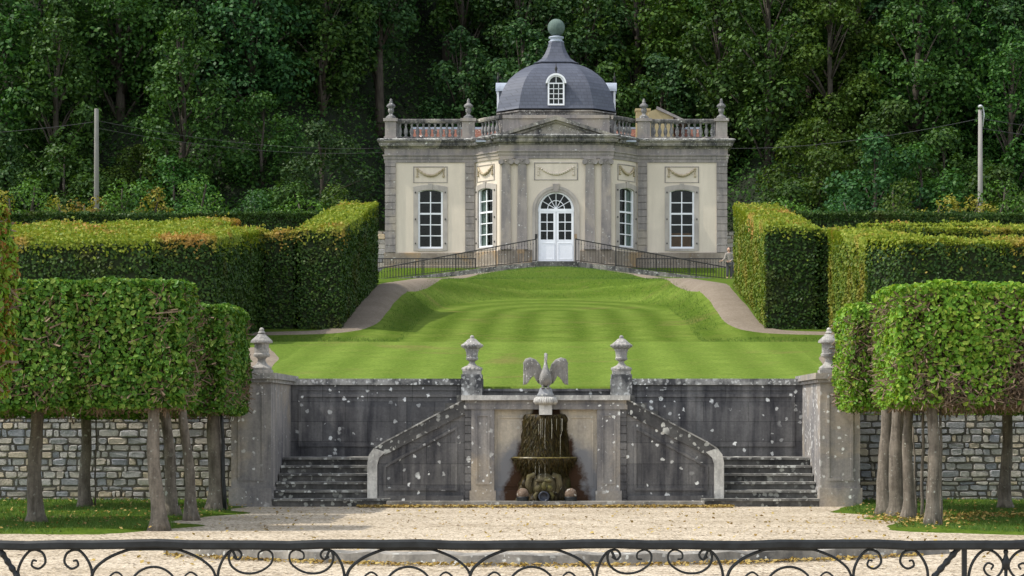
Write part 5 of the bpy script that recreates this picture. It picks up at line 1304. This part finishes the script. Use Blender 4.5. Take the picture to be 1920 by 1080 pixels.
def litter(name, P, s0, s1, lab=None):
    n = len(P); me = scatter_mesh(name, P, rng.normal(size=(n, 3)) * .35 + np.array([0, 0, 1.]), rng.uniform(s0, s1, n), LEAF4)
    o = bpy.data.objects.new(name, me); COL.objects.link(o); me.materials.append(M['dead']); kind(o, 'stuff')
n = 2600; q = np.stack([rng.uniform(-3.6, 3.6, n), 40.86 - np.abs(rng.normal(size=n)) * .16, rng.uniform(.012, .05, n)], 1)
q2 = np.stack([np.sign(rng.normal(size=700)) * rng.uniform(2.4, 3.6, 700), rng.uniform(40.7, 41.15, 700), rng.uniform(.012, .04, 700)], 1)
n = 900; g1 = np.stack([rng.uniform(-5.5, 6, n), rng.uniform(24, 40.7, n), np.full(n, .014)], 1)
n = 1400; sg = np.sign(rng.normal(size=n)); g2 = np.stack([sg * rng.uniform(5.6, 11.5, n), rng.uniform(31.6, 43.7, n), np.full(n, .07)], 1)
n = 1300; xk = rng.uniform(-4.6, 4.8, n); tk = (xk - .05) / 4.9; g3 = np.stack([xk, 24.57 + 2.1 * tk * tk - np.abs(rng.normal(size=n)) * .12, rng.uniform(.01, .04, n)], 1)
n = 500; g4 = np.stack([X(1715, 35) + rng.normal(size=n) * .5, 34.6 + rng.normal(size=n) * .8, rng.uniform(.05, .1, n)], 1)
n = 500; g5 = np.stack([X(1870, 35.5) + rng.normal(size=n) * .9, 36 + rng.normal(size=n) * .25, rng.uniform(.05, .12, n)], 1)
litter('fallen_leaves', np.concatenate([q, q2, g1, g2, g3, g4, g5]), .035, .085)

# ------------------------------------------------------------------ iron fence in the foreground
FY = 12.3; ZT = 1.0
fe = thing('iron_fence', (0, FY, 0), 'black wrought iron fence of scrolls and arches running across the whole foreground', 'fence')
def fx(px): return X(px, FY)
mb = MB(); xa, xb = fx(-260), fx(2200); n = 40
V = []; Fc = []
pr_ = [(-.028, -.052), (.028, -.052), (.034, -.042), (.034, -.012), (.022, .0), (-.022, .0), (-.034, -.012), (-.034, -.042)]
for i in range(n + 1):
    x = xa + (xb - xa) * i / n; dz = .004 * math.sin(i * .9) + .003 * math.sin(i * 2.3)
    V += [(x, FY + a, ZT + b2 + dz) for a, b2 in pr_]
for i in range(n):
    for k in range(8): Fc.append((i * 8 + k, i * 8 + (k + 1) % 8, (i + 1) * 8 + (k + 1) % 8, (i + 1) * 8 + k))
build('top_rail', V, Fc, M['iron'], fe)
MB().box(xa, xb, FY - .015, FY + .015, .10, .135).done('bottom_rail', M['iron'], fe)
def pz(py): return Z(py, FY)
def curve_pts(P, k=8):
    P = [np.array(p, float) for p in P]; out = []
    Q = [2 * P[0] - P[1]] + P + [2 * P[-1] - P[-2]]
    for i in range(1, len(Q) - 2):
        for j in range(k):
            t = j / k; a, b2, c, d = Q[i - 1:i + 3]
            out.append(.5 * ((2 * b2) + (-a + c) * t + (2 * a - 5 * b2 + 4 * c - d) * t * t + (-a + 3 * b2 - 3 * c + d) * t ** 3))
    out.append(P[-1]); return out
def scroll(pts, r=.0115, name='scroll'):
    r *= .82
    """pts in photo pixels at the fence's own distance, plus a taper towards the curled end"""
    c = curve_pts(pts); n = len(c)
    mb = MB(); mb.tube([(fx(a), FY, pz(b2)) for a, b2 in c], [r * (1 - .35 * i / n) for i in range(n)], 7); return mb.done(name, M['iron'], fe, True)
def mir(pts, c): return [(2 * c - a, b2) for a, b2 in pts]
LOW = 1290
def spiral_pair(c):
    p = [(c - 52, LOW), (c - 66, 1150), (c - 70, 1085), (c - 64, 1055), (c - 45, 1032), (c - 24, 1036), (c - 18, 1054), (c - 30, 1066), (c - 43, 1061), (c - 41, 1051), (c - 34, 1052)]
    scroll(p); scroll(mir(p, c))
def arch(c, h=116):
    p = [(c - h + 2, LOW), (c - h + 2, 1150), (c - h, 1082), (c - h + 22, 1052), (c - h + 62, 1033), (c - 30, 1030), (c + 30, 1030), (c + h - 62, 1033), (c + h - 22, 1052), (c + h, 1082), (c + h - 2, 1150), (c + h - 2, LOW)]
    scroll(p, .013, 'arch_bar')
    q = [(c - 44 + 44 * (1 - math.cos(0)) + 44 * (1 - 1) + 44 - 44 * math.cos(PI * k / 10), 1107 - 44 * math.sin(PI * k / 10)) for k in range(11)]
    q = [(c + 45 * math.cos(PI + 2 * PI * k / 16), 1107 + 44 * math.sin(PI + 2 * PI * k / 16)) for k in range(17)]
    scroll(q, .010, 'ring')
    for s in (-1, 1): scroll([(c + s * 96, 1200), (c + s * 92, 1110), (c + s * 84, 1084), (c + s * 70, 1073), (c + s * 58, 1082), (c + s * 62, 1096), (c + s * 72, 1094)], .009)
def lyre(c):
    p = [(c - 38, LOW), (c - 118, 1150), (c - 119, 1085), (c - 112, 1055), (c - 98, 1035), (c - 82, 1031), (c - 74, 1040), (c - 80, 1049), (c - 90, 1044)]
    scroll(p); scroll(mir(p, c))
    q = [(c - 84, 1047), (c - 92, 1032), (c - 98, 1044), (c - 92, 1062), (c - 72, 1074), (c - 44, 1073), (c - 20, 1058), (c - 16, 1040), (c - 27, 1031), (c - 41, 1036), (c - 42, 1047), (c - 33, 1049)]
    q = [(a, b2) for a, b2 in q]; scroll(q, .010); scroll(mir(q, c), .010)
spiral_pair(103); arch(288); lyre(527); arch(766); arch(997); lyre(1237); arch(1480); spiral_pair(1670); arch(2070); 
for a, b2, c in ((35, 1080, -2), (1748, 1084, 1797)): 
    lo_ = (a + (a - c) * 3.2, b2 + 185); mb = MB(); n = 60; P_ = [(fx(lo_[0] + (c - lo_[0]) * i / n), FY + .0, pz(lo_[1] + (1028 - lo_[1]) * i / n)) for i in range(n + 1)]
    mb.tube(P_, [.017 * (1 + .22 * math.sin(i * 1.9)) for i in range(n + 1)], 8); mb.done('brace', M['iron'], fe)
for px_ in (1808, -36): mb = MB(); x = fx(px_); mb.box(x - .0135, x + .0135, FY - .014, FY + .014, -.05, ZT - .055); mb.done('post', M['iron'], fe)
for s, c in ((1, 1885),):                                       # end group with a bud between two large spirals
    p = [(c - 20, LOW), (c - 60, 1150), (c - 72, 1085), (c - 64, 1050), (c - 36, 1029), (c - 12, 1042), (c - 4, 1066), (c - 14, 1086), (c - 38, 1094), (c - 42, 1070), (c - 33, 1056), (c - 22, 1062), (c - 27, 1069)]
    p = [(1812 + 8, LOW), (1813, 1150), (1815, 1090), (1823, 1056), (1842, 1033), (1862, 1034), (1878, 1050), (1880, 1066), (1868, 1082), (1852, 1078), (1845, 1066), (1852, 1056), (1862, 1060), (1858, 1068)]
    scroll(p); scroll(mir(p, 1886))
    mb = MB(); x = fx(1886); mb.lathe([(.008, 0), (.02, .03), (.024, .06), (.014, .085), (.010, .10), (.016, .115), (.010, .13)], (x, FY, pz(1072)), 10); mb.tube([(x, FY, .1), (x, FY, pz(1070))], .01, 7); mb.done('bud', M['iron'], fe, True)

# ------------------------------------------------------------------ poles and wires
pl_d = 96.0
x = X(181, pl_d); z0 = G(x, pl_d)
t = MB().lathe([(.13, -.2), (.095, Z(205, pl_d) - z0), (.09, Z(204, pl_d) - z0)], (x, pl_d, z0), 12).done('utility_pole', M['concrete'], None, True); tag(t, 'plain tall grey concrete pole among the shrubs at the left', 'pole')
x2 = X(1838, pl_d); z2 = G(x2, pl_d); h2 = Z(206, pl_d) - z2
lp = thing('lamp_pole', (x2, pl_d, z2), 'tall grey street lamp pole with a small drooping lamp head at the right', 'street lamp')
MB().lathe([(.13, -.2), (.09, h2)], (x2, pl_d, z2), 12).done('pole', M['concrete'], lp, True)
mb = MB(); mb.tube([(x2 + .12, pl_d, z2 + h2 - .75), (x2 + .17, pl_d, z2 + h2 - .2), (x2 + .12, pl_d, z2 + h2 + .1), (x2 + .02, pl_d - .1, z2 + h2 + .17)], .03, 8); mb.done('arm', M['lamp_metal'], lp, True)
mb = MB(); mb.sphere((x2 - .03, pl_d - .15, z2 + h2 + .13), .13, 12, 8, (.8, 1.3, .6)); mb.done('lamp_head', M['lamp_metal'], lp, True)
def wire(a, b2, sag, lab):
    P_ = [(a[0] + (b2[0] - a[0]) * i / 24, a[1] + (b2[1] - a[1]) * i / 24, a[2] + (b2[2] - a[2]) * i / 24 - sag * 4 * (i / 24) * (1 - i / 24)) for i in range(25)]
    tag(MB().tube(P_, .010, 4).done('overhead_wire', M['wire'], None), lab, 'wire', 'overhead wires')
wire((x, pl_d, Z(226, pl_d)), (-9.5, 127, Z(276, 127)), .5, 'upper overhead wire from the left pole to the pavilion')
wire((x, pl_d, Z(240, pl_d)), (-9.5, 127, Z(284, 127)), .5, 'lower overhead wire from the left pole to the pavilion')
wire((x, pl_d, Z(228, pl_d)), (x - 12, 92, Z(255, 92)), .3, 'overhead wire leaving the left pole towards the left edge')
wire((x2, pl_d, Z(222, pl_d)), (9.7, 127, Z(278, 127)), .4, 'overhead wire from the right lamp pole to the pavilion')
wire((x2, pl_d, Z(222, pl_d)), (x2 + 12, 95, Z(262, 95)), .3, 'upper overhead wire leaving the lamp pole towards the right edge')
wire((x2, pl_d, Z(240, pl_d)), (x2 + 12, 95, Z(276, 95)), .3, 'lower overhead wire leaving the lamp pole towards the right edge')

# ------------------------------------------------------------------ shrubs and woodland
def crown_mesh(name, clumps, per, s0, s1, mat, base):
    P = []; Nn = []
    for c, r, sq in clumps:
        n = int(per * r * r); v = rng.normal(size=(n, 3)); v /= np.linalg.norm(v, axis=1, keepdims=True)
        v[:, 2] = np.where(rng.random(n) < .4, np.abs(v[:, 2]), v[:, 2])
        rad = r * (.45 + .55 * rng.random(n) ** .5) * (1 + .25 * wob(v * 2 + np.array(c), 1.7))
        P.append(np.array(c) + v * rad[:, None] * np.array([1, 1, sq])); Nn.append(v * .8 + rng.normal(size=(n, 3)) * .45 + np.array([0, -.0, .45]))
    P = np.concatenate(P); Nn = np.concatenate(Nn)
    return scatter_mesh(name, P, Nn, rng.uniform(s0, s1, len(P)), LEAF4)
def make_tree(seed, H, R_, bare, n, mat, lab, per=150, s0=.20, s1=.42, group=None, nm='woodland_tree', crown_pow=.8, rmin=.75, rmax=1.5):
    rs = random.Random(seed)
    t = thing(nm, (0, 0, 0), lab or 'x', 'tree' if nm != 'shrub' else 'shrub', group)
    clumps = []; mb = MB()
    tp = []; tr_ = []
    for i in range(9):
        f = i / 8; tp.append((.25 * math.sin(i * .7 + seed) * f, .25 * math.cos(i * .9 + seed) * f, -.5 + f * (H * .93 + .5))); tr_.append((.022 * H) * (1 - .85 * f) + .02)
    mb.tube(tp, tr_, 8)
    for i in range(n):
        f = bare + (1 - bare) * ((i + rs.random()) / n); z = H * f
        g = (f - bare) / (1 - bare); prof = (math.sin(PI * min(1, .16 + .84 * g)) ** crown_pow) * R_
        a = rs.uniform(0, 2 * PI); rr = prof * rs.uniform(.45, 1.0); r = rs.uniform(rmin, rmax) * (.65 + .5 * (1 - g))
        c = (rr * math.cos(a), rr * math.sin(a), min(z, H - r * .5)); clumps.append((c, r, .85))
        k = min(8, max(0, int(f * 8 - 1))); b0 = Vector(tp[k])
        if i % 2 == 0: mb.tube([b0, (b0 + Vector(c)) / 2 + Vector((0, 0, .3)), Vector(c)], [.010 * H * (1 - .6 * f), .006 * H * (1 - .6 * f), .02], 5)
    mb.done('trunk', M['darkbark'], t, True)
    link_mesh('crown', crown_mesh('crown', clumps, per, s0, s1, mat, None), M[mat], t)
    return t
# shrubs between the hedges and the wood
def shrub(px, d, top_py, R_, mat, lab, seed, per=420, n=14):
    x = X(px, d); z = G(x, d); H = Z(top_py, d) - z
    t = make_tree(seed, H, R_, .05, n, mat, lab, per, .09, .17, 'shrubs in front of the wood', 'shrub', .45, .5, .85)
    t.location = (x, d, z); WL[t.name] = Vector(t.location); return t
shrub(57, 90, 338, 1.0, 'shrub_d', 'rounded dark green shrub near the left edge beside yellowish bushes', 21)
shrub(12, 91, 362, 1.4, 'shrub_y', 'orange tinged bush at the left edge below the wood', 22)
shrub(112, 91, 372, 1.6, 'shrub_y', 'low yellow bush left of the plain concrete pole', 23); shrub(165, 92, 374, 1.5, 'shrub_y', 'low yellow bush at the foot of the plain concrete pole', 24)
shrub(236, 90, 340, 1.05, 'shrub_d', 'rounded dark shrub right of the plain concrete pole', 25); shrub(296, 91, 358, 1.3, 'shrub_y', 'yellow green bush between two rounded dark shrubs', 26)
shrub(378, 90, 333, 1.35, 'shrub_d', 'largest rounded dark shrub left of the pavilion', 27); shrub(470, 92, 365, 1.5, 'wood_b', 'low bluish green shrub right of the largest rounded shrub', 28)
shrub(560, 92, 372, 1.6, 'shrub_d', 'low dark shrub behind the end of the left hedge', 29)
shrub(640, 95, 352, 1.3, 'wood_c', 'light green shrub behind the top of the tall left hedge', 30)
shrub(1685, 90, 343, 1.0, 'wood_c', 'upright rounded shrub alone right of the pavilion', 31); shrub(1765, 92, 372, 1.5, 'shrub_y', 'low yellow bush left of the lamp pole', 32)
shrub(1826, 93, 368, 1.2, 'shrub_y', 'low yellow bush at the foot of the lamp pole', 33); shrub(1872, 92, 340, 1.35, 'wood_c', 'leafy pale green shrub right of the lamp pole', 34)
shrub(1470, 95, 374, 1.5, 'shrub_d', 'low dark shrub behind the tall right hedge', 35); shrub(1590, 94, 368, 1.6, 'wood_b', 'low bluish shrub left of the upright rounded shrub', 36)
# prototypes of the wood, then copies
GR = 'trees of the wooded hillside'
PROT = [make_tree(101, 15.5, 3.9, .14, 62, 'wood_a', '', 130, .18, .42, group=GR, rmin=.9, rmax=1.7), make_tree(102, 17, 3.4, .34, 46, 'wood_b', '', 130, .18, .42, group=GR, rmin=.8, rmax=1.6),
        make_tree(103, 16, 4.2, .18, 64, 'wood_c', '', 125, .18, .42, group=GR, rmin=.9, rmax=1.7), make_tree(104, 18, 3.0, .48, 38, 'wood_a', '', 130, .18, .42, group=GR, rmin=.8, rmax=1.5),
        make_tree(105, 13.5, 3.8, .08, 60, 'wood_b', '', 130, .18, .42, group=GR, rmin=.9, rmax=1.7), make_tree(106, 14.5, 3.6, .10, 58, 'wood_a', '', 130, .18, .42, group=GR, rmin=.9, rmax=1.6)]
LOWP = [make_tree(111, 6.5, 3.2, .02, 32, 'wood_a', '', 190, .15, .32, GR, rmin=.8, rmax=1.4), make_tree(112, 7.5, 3.0, .02, 32, 'wood_b', '', 190, .15, .32, GR, rmin=.8, rmax=1.4), make_tree(113, 5.5, 3.2, .02, 30, 'wood_c', '', 190, .15, .32, GR, rmin=.8, rmax=1.4)]
KIND = ['dense dark green tree', 'tall bluish green tree', 'yellowish green tree', 'slender bare trunked tree', 'low crowned bluish tree', 'bushy dark green tree', 'dark green thicket tree', 'bluish thicket tree', 'yellowish thicket tree']
used = set()
def where_(x, d):
    px = VX + (x - CX) * F / d
    for lim, w in ((60, 'at the left edge'), (250, 'behind the concrete pole'), (430, 'behind the dark left shrubs'), (590, 'behind the long left hedge'), (720, 'just left of the pavilion'), (900, 'behind the left wing'), (1000, 'left of the dome'), (1090, 'behind the dome'),
                   (1190, 'right of the dome'), (1370, 'behind the right wing'), (1500, 'just right of the pavilion'), (1640, 'behind the right hedges'), (1760, 'above the upright right shrub'), (1880, 'behind the lamp pole')):
        if px < lim: return w
    return 'at the right edge'
def plant(k, x, d, sc, rz, row):
    src = (PROT + LOWP)[k]; z = G(x, d) - .2
    lab = KIND[k] + ' in the ' + row + ' of the wood ' + where_(x, d)
    if k not in used:
        used.add(k); src.location = (x, d, z); src.rotation_euler = (0, 0, rz); src.scale = (sc, sc, sc); src['label'] = lab; return src
    return dup(src, (x, d, z), rz, sc, lab)
rf_ = random.Random(5)
for (d, step, half, ks, row, lo_, hi_) in ((131.5, 4.2, 37, (6, 6, 7), 'front fringe', .85, 1.2), (137, 4.4, 38, (6, 7, 8, 4, 5, 6, 5), 'lowest row', .75, 1.1), (144, 4.8, 40, (0, 2, 4, 5, 5), 'second row', .75, 1.05),
                                          (151, 4.8, 42, (0, 1, 2, 3, 4, 5), 'third row', .85, 1.12), (158, 5.0, 44, (0, 1, 2, 3, 4, 5), 'fourth row', .9, 1.15), (165, 5.2, 46, (0, 1, 2, 3, 5), 'fifth row', .9, 1.15), (173, 5.6, 48, (0, 1, 2, 3), 'highest row', .9, 1.15)):
    x = -half + rf_.uniform(0, 2)
    while x < half:
        xx_, dd_ = x + rf_.uniform(-1.3, 1.3), d + rf_.uniform(-2.6, 2.6)
        if not (abs(xx_) < 15.0 and dd_ < 148) or (abs(xx_) > 12.3 and dd_ < 147): plant(rf_.choice(ks), xx_, dd_, rf_.uniform(lo_, hi_), rf_.uniform(0, 6.28), row)
        x += step
# undergrowth covering the slope between the trunks
n = 210000; xx = rng.uniform(-48, 48, n); dd = 128.5 + (188 - 128.5) * rng.random(n)
ok = ~((np.abs(xx) < 11.5) & (dd < 144.5)); xx, dd = xx[ok], dd[ok]
Pn = np.stack([xx, dd, ground(xx, dd)], 1); Pn[:, 2] += rng.random(len(xx)) ** 1.5 * (.5 + 1.3 * np.clip(wob(Pn, .55) + .4, 0, 1.4))
o = bpy.data.objects.new('undergrowth', scatter_mesh('undergrowth', Pn, rng.normal(size=Pn.shape) * .5 + np.array([0, -.3, .8]), rng.uniform(.14, .34, len(Pn)), LEAF4)); COL.objects.link(o); o.data.materials.append(M['wood_a']); kind(o, 'stuff')
